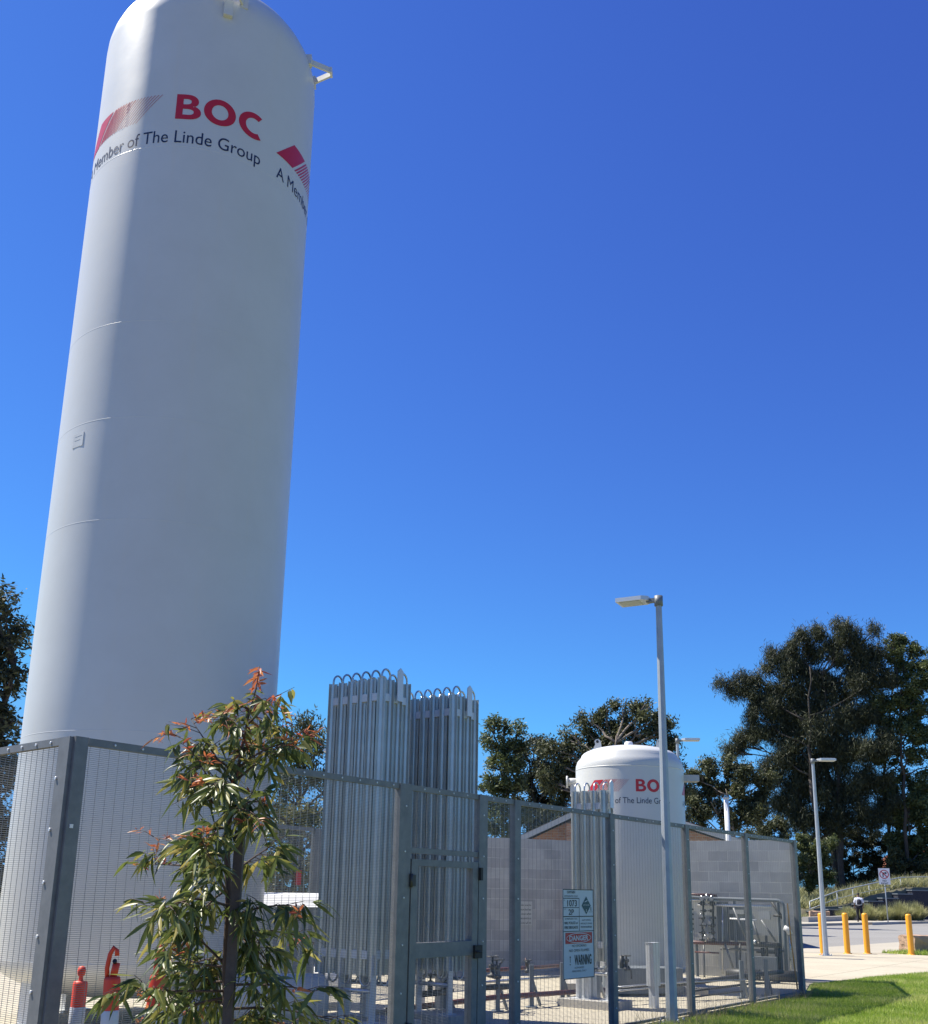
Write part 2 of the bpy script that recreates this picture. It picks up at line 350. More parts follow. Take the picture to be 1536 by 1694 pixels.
def lug(parent, rad, ang, z, s=1.0):
    """lifting bracket: two plates closing to a point, standing off the shell"""
    a = R_(ang); Mx = Matrix.Rotation(a, 4, 'Z') @ Matrix.Translation((0, -rad, z)); b = MB()
    for sx in (-1, 1):
        b.box((sx * .29 - .07) * s, (sx * .29 + .07) * s, -.035, .06, -.11 * s, .11 * s, 0, Mx)
        b.bar(Mx @ Vector((sx * .29 * s, .02, 0)), Mx @ Vector((sx * .05 * s, -.40 * s, 0)), .03, .12 * s)
    b.bar(Mx @ Vector((-.085 * s, -.41 * s, 0)), Mx @ Vector((.085 * s, -.41 * s, 0)), .03, .125 * s)
    b.build('lifting_lug', M['paint'], parent)
lug(tank, BR - .05, 73, 13.3, .72); lug(tank, BR - .05, 4, 13.22, .72); lug(tank, BR - .05, -118, 13.2, .6); lug(tank, BR, 190, 12.95)
b = MB(); Mx = Matrix.Rotation(R_(4), 4, 'Z') @ Matrix.Translation((0, -BR, 13.0)); b.box(-.06, .06, -.06, .03, -.12, .12, 0, Mx); b.build('stiffener', M['paint'], tank)
b = MB(); b.tube([(-1.1, -.2, 13.7), (-1.12, -.2, 14.1)], .06, 14); b.build('relief_nozzle', M['paint'], tank)
for k in range(3): logo(tank, BR, BR * R_(-83 + 120 * k), 11.17, 1.0)
b = MB(); Mx = Matrix.Rotation(R_(-52), 4, 'Z') @ Matrix.Translation((0, -BR - .004, 6.75)); b.box(-.1, .1, .001, .03, -.09, .09, 0, Mx); b.box(-.07, .07, -.001, .001, .05, .055, 0, Mx); b.box(-.07, .04, -.001, .001, 0, .005, 0, Mx)
b.build('data_plate', M['paint'], tank)
# service pipe that climbs the far side
b = MB(); b.tube([(-.4, BR + .12, .5), (-.4, BR + .12, 12.8)], .04, 10); b.build('fill_pipe', M['steel'], tank)

ST = Vector((2.993, 18.55, 0)); SR = .95
st = thing('storage_tank', 'short squat white gas tank with domed top behind the slim galvanised lamp pole', 'tank', ST, -math.atan2(ST.x, ST.y))
b = MB(); b.lathe([(0.001, .1)] + [(SR * math.sin(t), .36 - .2 * math.cos(t)) for t in [math.pi / 2 * i / 10 for i in range(1, 10)]] + [(SR, .36), (SR, 2), (SR, 3.66)] + [(SR * .995, 3.72), (SR * .965, 3.80), (SR * .90, 3.87)] + [(SR * .9 * math.cos(t), 3.87 + .22 * math.sin(t)) for t in [math.pi / 2 * i / 10 for i in range(1, 10)]] + [(.001, 4.09)], 96)
b.build('shell', M['paint'], st)
for z in (3.64, .36): b = MB(); b.lathe(ring_prof(SR - .002, z, .007, .013), 96); b.build('weld_seam', M['paint'], st)
for a in (35, 125, 215, 305):
    a = R_(a); p = Vector((math.cos(a) * .72, math.sin(a) * .72, 0)); Mx = Matrix.Translation(p) @ Matrix.Rotation(a, 4, 'Z'); b = MB()
    b.box(-.06, .06, -.07, .07, .13, .3, 0, Mx); b.box(-.1, .1, -.1, .1, .122, .14, 0, Mx); b.build('leg', M['paint'], st)
for sx in (-1, 1):
    b = MB(); pts = [(-.13, -.06), (.17, -.10), (.03, .2)]
    poly = [(-.10, -.1), (.16, -.14), (.04, .09)] + [(.0 + .06 * math.cos(t), .13 + .06 * math.sin(t)) for t in [R_(x) for x in (20, 60, 100, 140, 180)]] + [(-.07, .05)]
    Mx = Matrix.Translation((sx * .55, -.1, 4.02)) @ Matrix.Diagonal((-sx, 1, 1, 1)) @ Matrix.Rotation(R_(90), 4, 'X')
    b.prism([(-x, y) for x, y in poly], -.02, .02, 0, Mx)
    b.build('lifting_lug', M['paint'], st)
    b = MB(); b.tube([(sx * .552, -.1 - .026, 4.16), (sx * .552, -.1 + .026, 4.16)], .025, 12); e = b.build('lug_hole', M['black'], children(st)[-1])
b = MB(); b.lathe([(.075, 4.06), (.075, 4.15), (.06, 4.17), (.001, 4.175)], 20); b.build('filler_cap', M['white'], st)
b = MB(); Mx = Matrix.Rotation(R_(-88), 4, 'Z') @ Matrix.Translation((0, -SR, 3.45))
b.tube([Mx @ Vector((0, .05, 0)), Mx @ Vector((0, -.16, 0))], .07, 16); b.tube([Mx @ Vector((0, -.14, 0)), Mx @ Vector((0, -.17, 0))], .11, 18); b.prism([(-.12, .02), (.12, .02), (.04, -.1), (-.04, -.1)], -.25, -.05, 0, Mx)
b.build('trunnion', M['paint'], st)
b = MB(); Mx = Matrix.Rotation(R_(96), 4, 'Z') @ Matrix.Translation((0, -SR, 3.52)); b.box(-.13, .13, -.26, .06, -.05, .06, 0, Mx); b.build('side_bracket', M['palegrey'], st)
logo(st, SR, -.84, 3.2, .545); logo(st, SR, SR * R_(69), 3.2, .545)
b = MB(); b.prism([(-1.15, -1.15), (1.15, -1.15), (1.15, 1.15), (-1.15, 1.15)], .012, .122); o = b.build('plinth', M['kerb'], st)

# ------------------------------------------------------------------ vaporisers
U = Vector((.594, .804, 0)); V = Vector((-.804, .594, 0))       # along the long fence / square to it
def star(rad=.070, hub=.036, t=.0025):
    """round tube with four long fins square to the rack"""
    pts = []
    for q in range(4):
        a = math.pi / 2 * q; d = Vector((math.cos(a), math.sin(a))); e = Vector((-d.y, d.x)); g = math.asin(t / hub)
        pts += [tuple(d * math.sqrt(hub * hub - t * t) - e * t), tuple(d * rad - e * t), tuple(d * rad + e * t)]
        for k in range(7): b_ = a + g + (math.pi / 2 - 2 * g) * k / 6; pts.append((hub * math.cos(b_), hub * math.sin(b_)))
    return pts
def make_vaporizer(loc, nu, nv, z0, z1, label):
    """nv columns along local x (square to the fence), nu rows along local y"""
    P = .155
    t = thing('ambient_vaporizer', label, 'vaporizer', loc, math.atan2(V.y, V.x), 'finned ambient vaporizers inside the fence')
    # local x = V (left, away), local y = rotate90(V) = -U ; so rows go to -y
    mb = MB(); mb.prism(star(), z0, z1)
    tube0 = None
    for i in range(nv):
        for j in range(nu):
            if tube0 is None: tube0 = mb.build('finned_tube', M['alu'], t); o = tube0
            else: o = tube0.copy(); COL.objects.link(o); o.parent = t
            o.location = (i * P, -j * P, 0); o.rotation_euler = (0, 0, R_(((i * 7 + j * 5) % 5 - 2) * 2.0))
    def ubend(a, b_, z, sgn):
        m = MB(); c = (Vector(a) + Vector(b_)) / 2; ax = (Vector(b_) - Vector(a)); r = ax.length / 2; ax.normalize()
        pts = [Vector((a[0], a[1], z - sgn * .06))] + [Vector((c.x, c.y, z)) - ax * r * math.cos(q) + Vector((0, 0, sgn * r * 1.15 * math.sin(q))) for q in [math.pi * k / 10 for k in range(11)]] + [Vector((b_[0], b_[1], z - sgn * .06))]
        m.tube(pts, .012, 8); m.build('u_bend', M['steel'], t)
    for i in range(nv):
        for j in range(0, nu - 1, 2): ubend((i * P, -j * P, 0), (i * P, -(j + 1) * P, 0), z1 + .03, 1)
        for j in range(1, nu - 1, 2): ubend((i * P, -j * P, 0), (i * P, -(j + 1) * P, 0), z0 - .02, -1)
    for i in range(0, nv - 1, 2): ubend((i * P, 0, 0), ((i + 1) * P, 0, 0), z0 - .02, -1)
    for zz in (z1 - .22, z0 + .22):
        m = MB(); X1 = (nv - 1) * P; Y1 = -(nu - 1) * P; h = .045
        for k in range(nv - 1): m.box(k * P + .035, (k + 1) * P - .035, -.03, .03, zz - h, zz + h); m.box(k * P + .035, (k + 1) * P - .035, Y1 - .03, Y1 + .03, zz - h, zz + h)
        for k in range(nu - 1): m.box(-.03, .03, -(k + 1) * P + .035, -k * P - .035, zz - h, zz + h); m.box(X1 - .03, X1 + .03, -(k + 1) * P + .035, -k * P - .035, zz - h, zz + h)
        m.build('tie_plate', M['aluclamp'], t)
    for i in sorted({0, nv // 2, nv - 1}):
        for j in (0, nu - 1):
            m = MB(); x = i * P; y = -j * P
            m.box(x - .045, x + .045, y - .048, y - .040, .122, z0 + .22) if j == 0 else m.box(x - .045, x + .045, y + .040, y + .048, .122, z0 + .22)
            m.box(x - .045, x - .037, y - .04, y + .04, .122, z0 + .22); m.box(x - .08, x + .08, y - .08, y + .08, .116, .124)
            m.build('leg', M['aluclamp'], t)
    m = MB(); yl = -P * 1.5 if nu > 2 else -P * .5; s = .05
    m.prism([(-s, 0), (s, 0), (s, .36), (0, .40), (-s, .36)], -.006, .006, 0, Matrix.Translation((-.09, yl, z1 - .25)) @ Matrix.Rotation(R_(90), 4, 'Z') @ Matrix.Rotation(R_(90), 4, 'X'))
    m.build('lifting_plate', M['aluclamp'], t)
    m = MB(); m.tube([(-.02, -.0, z0 - .16), ((nv - 1) * P + .05, 0, z0 - .16)], .025, 10); m.tube([(-.02, -(nu - 1) * P, z0 - .12), ((nv - 1) * P, -(nu - 1) * P, z0 - .12)], .025, 10)
    m.build('header_pipe', M['steel'], t)
    m = MB(); m.box(-.2, (nv - 1) * P + .2, -(nu - 1) * P - .2, .2, .012, .116); m.build('plinth', M['kerb'], t)
    return t
make_vaporizer((-.955, 11.99, 0), 4, 6, .60, 3.93, 'tall bundle of grey aluminium finned tubes nearest the white tank, left of the gate')
make_vaporizer((-.12, 12.98, 0), 4, 6, .60, 3.93, 'tall bundle of grey finned tubes seen directly behind the mesh gate')
make_vaporizer((2.03, 14.92, 0), 2, 4, .62, 2.95, 'lowest finned tube bundle, behind the hazard sign and beside the squat tank')

# ------------------------------------------------------------------ fence
C0 = Vector((-2.541, 6.778, 0)); S_END = 13.72; C1 = C0 + U * S_END; FH = 2.45
DL = Vector((-.752, .659, 0)); RTN = Vector((6.5, 20.8, 0))
wire_cache = {}
def mesh_panel(parent, a, b_, z0, z1, name='mesh_panel', frame=True):
    L = (b_ - a).length; key = (round(L, 2), z0, z1)
    if key not in wire_cache:
        m = MB(); n = int((z1 - z0) / .0127); wr = .00125
        for i in range(n + 1): z = z0 + i * .0127; m.add([(0, -wr, z - wr), (0, wr, z - wr), (0, wr, z + wr), (0, -wr, z + wr), (L, -wr, z - wr), (L, wr, z - wr), (L, wr, z + wr), (L, -wr, z + wr)], [(0, 1, 5, 4), (1, 2, 6, 5), (2, 3, 7, 6), (3, 0, 4, 7)])
        k = int(L / .0762)
        for i in range(k + 1):
            x = (L - k * .0762) / 2 + i * .0762; q = wr; wv = .001; m.add([(x - wv, wr, z0), (x + wv, wr, z0), (x + wv, wr * 3, z0), (x - wv, wr * 3, z0), (x - wv, wr, z1), (x + wv, wr, z1), (x + wv, wr * 3, z1), (x - wv, wr * 3, z1)], [(0, 1, 5, 4), (1, 2, 6, 5), (2, 3, 7, 6), (3, 0, 4, 7)])
        me = bpy.data.meshes.new(name); me.from_pydata(m.v, [], m.f); me.materials.append(M['mesh']); wire_cache[key] = me
    o = bpy.data.objects.new(name, wire_cache[key]); COL.objects.link(o); o.parent = parent
    o.location = a; d = b_ - a; o.rotation_euler = (0, 0, math.atan2(d.y, d.x)); return o
def post(parent, p, d, w=.1, dp=.06, z1=FH):
    m = MB(); Mx = Matrix.Translation(p) @ Matrix.Rotation(math.atan2(d.y, d.x), 4, 'Z'); m.box(-w / 2, w / 2, -dp / 2, dp / 2, 0, z1, 0, Mx)
    return m.build('post', M['galv'], parent)
def rail(parent, a, b_, z, h=.05, off=0):
    m = MB(); d = (b_ - a).normalized(); nrm = Vector((d.y, -d.x, 0)); A = a + nrm * off; B = b_ + nrm * off
    m.bar(A + Vector((0, 0, z)), B + Vector((0, 0, z)), .045, h); return m.build('rail', M['galv'], parent)
fence = thing('mesh_fence', 'grey galvanised mesh fence with tall steel posts round the gas compound', 'fence', (0, 0, 0))
def bay(a, b_, d): 
    mesh_panel(fence, a, b_, .06, FH - .05); rail(fence, a, b_, FH - .026); rail(fence, a, b_, .045, .03)
posts_s = [3.40, 4.62, 5.24, 7.30, 9.42, 11.55]
G0, G1 = 3.40, 4.62
m = MB(); Mx = Matrix.Translation(C0) @ Matrix.Rotation(math.atan2(U.y, U.x), 4, 'Z')
m.box(-.004, .092, -.03, .03, 0, FH, 0, Mx)
Mx2 = Matrix.Translation(C0) @ Matrix.Rotation(math.atan2(DL.y, DL.x), 4, 'Z'); m.box(-.005, .13, -.028, .032, 0, FH - .003, 0, Mx2)
m.build('post', M['galv'], fence)['label'] = 'wide folded corner post nearest the viewer'
for s_ in posts_s:
    w_ = .17 if s_ in (G0,) else (.14 if s_ == G1 else .11)
    post(fence, C0 + U * s_, U, w_, .07)
post(fence, C0 + U * (S_END - .02), U, .12, .08); post(fence, C1 + (RTN - C1) * .5, RTN - C1, .1, .06); post(fence, RTN, RTN - C1, .1, .06)
prev = .07
for s_ in posts_s + [S_END]:
    if not (prev == G0): bay(C0 + U * (prev + .03), C0 + U * (s_ - .04), U)
    prev = s_
bay(C0 + DL * .13, C0 + DL * 2.55, DL); post(fence, C0 + DL * 2.6, DL); bay(C0 + DL * 2.65, C0 + DL * 5.0, DL)
mid = C1 + (RTN - C1) * .5; bay(C1, mid, U); bay(mid, RTN, U)
# mesh above the gate
rail(fence, C0 + U * G0, C0 + U * G1, FH - .026); rail(fence, C0 + U * (G0 + .085), C0 + U * (G1 - .07), 1.865, .05)
mesh_panel(fence, C0 + U * (G0 + .085), C0 + U * (G1 - .07), 1.89, FH - .05)
# bolts on the corner post and rail
m = MB(); nl = Vector((-DL.y, DL.x, 0)) * -1
for k in range(7):
    p = C0 + DL * .112 + nl * .0 + Vector((0, 0, .2 + k * .33)); n_ = Vector((-.659, -.752, 0)); m.tube([p + n_ * .03, p + n_ * .042], .011, 8)
for k in range(12):
    p = C0 + DL * (.25 + k * .2) + Vector((0, 0, FH - .026)); m.tube([p + n_ * .022, p + n_ * .032], .009, 8)
n2_ = Vector((U.y, -U.x, 0))
for k in range(60):
    p = C0 + U * (.3 + k * .225) + Vector((0, 0, FH - .026)); m.tube([p + n2_ * .022, p + n2_ * .030], .008, 6)
for s_ in posts_s + [S_END - .02]:
    for k in range(6): p = C0 + U * s_ + Vector((0, 0, .25 + k * .4)); m.tube([p + n2_ * .03, p + n2_ * .043], .008, 6)
m.build('bolts', M['aluclamp'], fence)
m = MB(); p = C0 + U * .035 + Vector((0, 0, 1.87)); m.box(-.012, .012, -.036, -.03, 1.86, 1.885, 0, Mx @ Matrix.Translation((.03, 0, 0))); m.build('inspection_sticker', M['white'], fence)
# gate
gate = thing('mesh_gate', 'narrow steel framed mesh gate with a wide middle rail in the long fence', 'gate', C0 + U * (G0 + .1), math.atan2(U.y, U.x))
GW = G1 - G0 - .19; m = MB(); t = .04
m.box(0, .09, -t, t, .08, 1.79); m.box(GW - .09, GW, -t, t, .08, 1.79); m.box(.09, GW - .09, -t, t, 1.73, 1.79); m.box(.09, GW - .09, -t, t, .93, 1.06); m.box(.09, GW - .09, -t, t, .08, .2)
m.build('frame', M['galv'], gate)
for z0, z1 in ((.2, .93), (1.06, 1.73)):
    a = Vector((.09, 0, 0)); b_ = Vector((GW - .09, 0, 0)); mesh_panel(gate, a, b_, z0, z1)
for z in (.35, 1.6): m = MB(); m.tube([(-.015, -.05, z - .06), (-.015, -.05, z + .06)], .014, 10); m.box(-.015, .05, -.052, -.042, z - .05, z + .05); m.build('hinge', M['darksteel'], gate)
m = MB(); m.box(GW - .07, GW + .05, -.065, -.042, .9, 1.02); m.tube([(GW - .02, -.065, .96), (GW - .02, -.1, .96), (GW - .1, -.1, .96)], .01, 8); m.build('lock_box', M['black'], gate)
m = MB(); m.box(GW + .005, GW + .04, -.07, -.042, 1.62, 1.74); m.build('latch', M['black'], gate)

# back fence between the big tank and the first vaporizer
bf = thing('mesh_fence', 'lower stretch of mesh fence seen between the big tank and the finned tubes', 'fence', (0, 0, 0))
a = at(360, 1362, 15.2); a.z = 0; b_ = at(524, 1374, 16.9); b_.z = 0; c_ = at(690, 1390, 18.6); c_.z = 0
for p, q in ((a, b_), (b_, c_)):
    mesh_panel(bf, p, q, .06, FH - .05); rail(bf, p, q, FH - .026, .06)
for p in (a, b_, c_): post(bf, p, b_ - a, .16, .08)
m = MB(); d = (b_ - a).normalized(); pp = at(492, 1452, 16.55); Mx = Matrix.Translation(pp) @ Matrix.Rotation(math.atan2(d.y, d.x), 4, 'Z'); m.box(-.06, .06, -.03, -.024, -.11, .11, 0, Mx)
sg = m.build('notice_plate', M['signred'], None); tag(sg, 'small red notice plate hanging on the back mesh fence', 'sign')

# ------------------------------------------------------------------ ground
def sheet(name, poly, z, m, kind='structure', th=0):
    b = MB()
    if th: b.prism(poly, z - th, z)
    else: b.add([(x, y, z) for x, y in poly], [tuple(range(len(poly)))])
    o = b.build(name, m); tag(o, kind=kind); return o
sheet('ground', [(-900, -300), (900, -300), (900, 1500), (-900, 1500)], -.004, M['earth'])
sheet('lawn', [(-1.5, 5), (40, 2), (60, 45), (8, 31), (-1.5, 9)], .0, M['lawnsoil'])
LE = [(5.85, 18.0), (6.35, 19.75), (8.2, 21.75), (10.12, 23.48), (14, 27.2), (22, 36)]
sheet('compound_slab', [(C0.x + .03, C0.y + .03), (C1.x + .02, C1.y)] + LE[1:5] + [(17.2, 30.2), (13.21, 30.56), (12.25, 31.5), (8.9, 30.6), (-12, 30.6), (-12, 16), (-6.4, 10.2)], .012, M['concrete'], th=.01)
sheet('pavement', [(-12, 30.6), (8.9, 30.6), (12.25, 31.5), (13.6, 33.2), (19.5, 39.8), (16.5, 40.2), (10.4, 33.2), (3, 24.5 + 8.2), (-12, 32.6)], .016, M['paving'])
# road rises very slightly away from us
sheet('road', [(-12, 32.6), (10.5, 33.0), (16.5, 40.0), (60, 88), (60, 118), (33, 74.6), (25.5, 67.0), (19.2, 60.2), (-12, 52)], .008, M['asphalt'])
sheet('footpath', [(12, 54.6), (19.2, 60.2), (25.5, 67.0), (33, 74.6), (60, 118), (55, 118), (31, 77.0), (24, 70.6), (17.5, 63.5), (10, 57)], .15, M['paving'], th=.16)
isl = [gnd(1444, 1531), gnd(1536, 1527.5), gnd(1700, 1524), gnd(1700, 1520), gnd(1536, 1522.5), gnd(1480, 1526)]
sheet('kerb_island', [(p.x, p.y) for p in isl], .17, M['kerb'], th=.18)
kb = thing('kerb', 'grey concrete kerb at the foot of the planted bank', 'kerb', (0, 0, 0)); m = MB()
kp = [gnd(1333, 1530), gnd(1380, 1528), gnd(1428, 1524)]
for p, q in zip(kp, kp[1:]): m.bar(p + Vector((0, 0, .22)), q + Vector((0, 0, .22)), .4, .44)
m.build('kerb_stone', M['kerb'], kb)

def blades(name, poly, n, hmin, hmax, wd, m, zbase=0.0, lean=.4, clumpy=0, kind='stuff', seed=1, zfun=None):
    rg = np.random.default_rng(seed); P = np.array(poly); lo, hi = P.min(0), P.max(0); pts = []
    def inside(q):
        c = np.zeros(len(q), bool); j = len(P) - 1
        for i in range(len(P)):
            cond = ((P[i, 1] > q[:, 1]) != (P[j, 1] > q[:, 1])) & (q[:, 0] < (P[j, 0] - P[i, 0]) * (q[:, 1] - P[i, 1]) / (P[j, 1] - P[i, 1] + 1e-12) + P[i, 0]); c ^= cond; j = i
        return c
    while sum(map(len, pts)) < n:
        q = rg.uniform(lo, hi, (n, 2)); pts.append(q[inside(q)])
    q = np.concatenate(pts)[:n]
    patch = np.sin(q[:, 0] * 2.1 + 1.3 * np.sin(q[:, 1] * 1.7)) * np.cos(q[:, 1] * 2.6 + np.sin(q[:, 0] * 3.1)) * .5 + .5
    h = (hmin + (hmax - hmin) * rg.random(n) ** 1.6) * (.6 + .6 * patch); a = rg.uniform(0, 2 * np.pi, n); la = rg.uniform(0, 2 * np.pi, n); l = h * lean * rg.random(n)
    z = np.full(n, zbase) if zfun is None else zfun(q[:, 0], q[:, 1])
    v = np.zeros((n, 3, 3)); dx, dy = np.cos(a) * wd / 2, np.sin(a) * wd / 2
    v[:, 0] = np.stack([q[:, 0] - dx, q[:, 1] - dy, z], 1); v[:, 1] = np.stack([q[:, 0] + dx, q[:, 1] + dy, z], 1)
    v[:, 2] = np.stack([q[:, 0] + np.cos(la) * l, q[:, 1] + np.sin(la) * l, z + h], 1)
    sh = np.clip(rg.normal(.38, .2, n) + (patch - .5) * .55 + (rg.random(n) < .04 + .12 * patch ** 3) * .5, 0, 1)
    return raw_mesh(name, v.reshape(-1, 3), np.arange(3 * n).reshape(-1, 3), np.repeat(sh, 3), m, kind)
def raw_mesh(name, v, f, shade, m, kind=None, parent=None):
    me = bpy.data.meshes.new(name); k = f.shape[1]
    me.vertices.add(len(v)); me.vertices.foreach_set('co', v.astype(np.float32).ravel())
    me.loops.add(f.size); me.loops.foreach_set('vertex_index', f.astype(np.int32).ravel())
    me.polygons.add(len(f)); me.polygons.foreach_set('loop_start', np.arange(0, f.size, k, dtype=np.int32))
    at_ = me.attributes.new('shade', 'FLOAT', 'POINT'); at_.data.foreach_set('value', np.asarray(shade, dtype=np.float32))
    me.update(calc_edges=True); me.validate(); me.materials.append(m)
    o = bpy.data.objects.new(name, me); COL.objects.link(o)
    if parent: o.parent = parent
    if kind: o['kind'] = kind
    return o
lawn_poly = [(C0.x + U.x * 6 + .12, C0.y + U.y * 6 - .1), (C1.x + .1, C1.y - .1), (6.38, 19.7), (8.2, 21.7), (10.1, 23.4), (11.2, 24.4), (8.5, 17), (6.6, 13.2), (3, 11)]
blades('lawn_grass', lawn_poly, 150000, .025, .085, .009, M['grass'], 0.0, .8, seed=3)
blades('verge_grass', [(12.2, 31.5), (13.2, 30.6), (17, 30.3), (19, 38)], 9000, .05, .16, .03, M['grass'], 0.0, .8, seed=4)
blades('weeds', [(C0.x + U.x * 6.6 + .02, C0.y + U.y * 6.6 - .05), (C1.x, C1.y - .1), (C1.x + .35, C1.y - .2), (C0.x + U.x * 6.6 + .5, C0.y + U.y * 6.6 - .3)], 700, .08, .3, .008, M['straw'], 0, .9, seed=5)

# ------------------------------------------------------------------ block wall
def wall_seg(a, b_, name='block_wall'):
    L = (b_ - a).length; m = MB(); m.box(0, L, 0, .19, .012, 2.6); o = m.build(name, M['block']); o.location = a; d = b_ - a; o.rotation_euler = (0, 0, math.atan2(d.y, d.x)); return o
W0, W1, W2 = Vector((-1.9, 20.35, 0)), Vector((2.75, 22.45, 0)), Vector((6.42, 20.6, 0))
tag(wall_seg(W0, W1), 'grey blockwork wall standing in shade behind the gate and hazard sign', 'wall')
tag(wall_seg(W1 + Vector((.1, -.0, 0)), W2), 'sunlit grey blockwork wall behind the pipe manifold at the right end of the compound', 'wall')

# ------------------------------------------------------------------ lamps
def lamp(loc, h, rz, label, headlen=.52, r=.055, square=True):
    t = thing('street_lamp', label, 'street lamp', loc, rz, 'galvanised street lamps')
    m = MB(); m.tube([(0, 0, 0), (0, 0, h)], r * 1.35, 8, r2=r * .75)
    for f in range(len(m.sm)): m.sm[f] = False
    m.build('pole', M['galvpole'], t)
    m = MB(); m.box(-.15, .15, -.15, .15, 0, .02)
    for sx in (-1, 1):
        for sy in (-1, 1): m.tube([(sx * .11, sy * .11, .02), (sx * .11, sy * .11, .07)], .014, 6)
    m.build('base_plate', M['galvpole'], t)
    m = MB(); m.tube([(0, 0, h - .12), (0, 0, h + .02)], r * 1.05, 10); m.box(.03, .16, -.04, .04, h - .06, h - .01); m.build('spigot', M['cabinet'], t)
    hd = MB(); z = h - .02; L = headlen
    hd.prism([(.12, -.09), (.2, -.15), (.12 + L, -.15), (.12 + L, .15), (.2, .15), (.12, .09)], z - .02, z + .035); hd.prism([(.2, -.1), (.1 + L, -.1), (.1 + L, .1), (.2, .1)], z + .035, z + .05)
    o = hd.build('lamp_head', M['aluclamp'], t)
    g = MB(); g.box(.24, .08 + L, -.115, .115, z - .026, z - .018); g.build('lamp_glass', M['palegrey'], o)
    return t
lamp(Vector((2.62, 13.45, 0)), 5.40, R_(152), 'tall galvanised pole lamp standing in front of the mesh fence', .44)
lamp(Vector((10.02, 29.6, 0)), 5.35, R_(-4), 'galvanised pole lamp standing between the yellow bollards', .50)
p = at(1121, 1225, 30); lamp(Vector((p.x, p.y, 0)), p.z + .03, R_(-5), 'pole lamp whose head shows just above the squat tank', .5)
p = at(557, 1249, 24); lamp(Vector((p.x, p.y, 0)), p.z + .1, R_(176), 'pole lamp mostly hidden behind the tallest finned tubes', .16)
pl = thing('pole', 'slim pale pole standing behind the blockwork wall', 'pole', at(1208, 1450, 30) * 1); pl.location.z = 0
m = MB(); m.tube([(0, 0, 0), (0, 0, 4.15)], .075, 12, r2=.065); m.build('shaft', M['white'], pl); m = MB(); m.tube([(0, 0, 4.15), (0, 0, 4.2)], .085, 12); m.build('cap', M['galvpole'], pl)

# ------------------------------------------------------------------ bollards
def bollard_proto():
    t = thing('bollard', '', 'bollard', (0, 0, 0), 0, 'yellow steel bollards along the footpath edge')
    m = MB(); m.lathe([(.082, .0), (.082, 1.07), (.078, 1.10), (.06, 1.125), (.001, 1.13)], 24); m.build('post', M['yellowpost'], t)
    m = MB(); m.lathe([(.12, .012), (.12, .03), (.083, .034)], 20); m.build('base_collar', M['yellowpost'], t)
    return t
bp = bollard_proto()
for i, (x, y, lab) in enumerate(((1363, 1580, 'yellow bollard partly hidden by the lamp pole'), (1403, 1578, 'yellow bollard first to the right of the lamp pole'), (1436, 1578, 'yellow bollard third along, in front of the walking person'), (1509, 1580, 'yellow bollard beside the sandstone block at the right edge'))):
    o = bp if i == 0 else copy_tree(bp); g = gnd(x, y, .012); o.location = (g.x, g.y, .0); o['label'] = lab

# delineators (T-top) by the near fence corner
def delineator(loc, rz, h, label, tilt=0, hook=True):
    t = thing('delineator_post', label, 'traffic post', loc, rz, 'orange and white traffic delineator posts'); t.rotation_euler = (0, R_(tilt), rz)
    m = MB(); s = h / 1.15; r = .05
    m.lathe([(r * 1.05, .05), (r, .3 * s), (r, .93 * s), (r * .9, .95 * s), (.001, .955 * s)], 20); m.build('body', M['orange'], t)
    for z0, z1 in ((.56 * s, .76 * s), (.2 * s, .4 * s)): m = MB(); m.lathe([(r + .001, z0), (r + .003, z0 + .004), (r + .003, z1 - .004), (r + .001, z1)], 20); m.build('reflective_sleeve', M['reflect'], t)
    if hook:
        m = MB(); m.tube([(-.03, 0, .94 * s), (-.035, 0, 1.0 * s), (-.022, 0, 1.08 * s), (0, 0, 1.12 * s), (.018, 0, 1.10 * s), (.02, 0, 1.07 * s)], .014, 8)
        m.tube([(.005, -.0, .95 * s), (.02, 0, 1.03 * s)], .022, 10); m.build('handle', M['orange'], t)
        m = MB(); m.tube([(.012, -.02, 1.035 * s), (.012, -.034, 1.045 * s)], .013, 10); m.build('lamp_socket', M['black'], t)
    else:
        m = MB(); m.lathe([(.016, .95 * s), (.014, .985 * s), (.026, 1.0 * s), (.029, 1.03 * s), (.022, 1.058 * s), (.001, 1.065 * s)], 16); m.build('knob', M['orange'], t)
    m = MB(); m.lathe([(.2, .0), (.2, .03), (.12, .05), (.045, .06)], 8); m.build('rubber_base', M['black'], t)
def atz(px, py, z):
    d = ray(px, py); t = (z - CAM_H) / d.z; return d * t + Vector((0, 0, CAM_H))
p = atz(200, 1570, 1.13); delineator((p.x, p.y, 0), R_(10), 1.17, 'orange traffic post with hook handle between corner post and young gum', -2)
p = atz(258, 1566, 1.14); delineator((p.x, p.y, 0), R_(70), 1.17, 'orange traffic post half hidden by the young gum leaves', 3)
p = at(137, 1590, 8.2); delineator((p.x, p.y, 0), R_(0), 1.03, 'red and grey traffic post with round knob behind the mesh', 0, False)

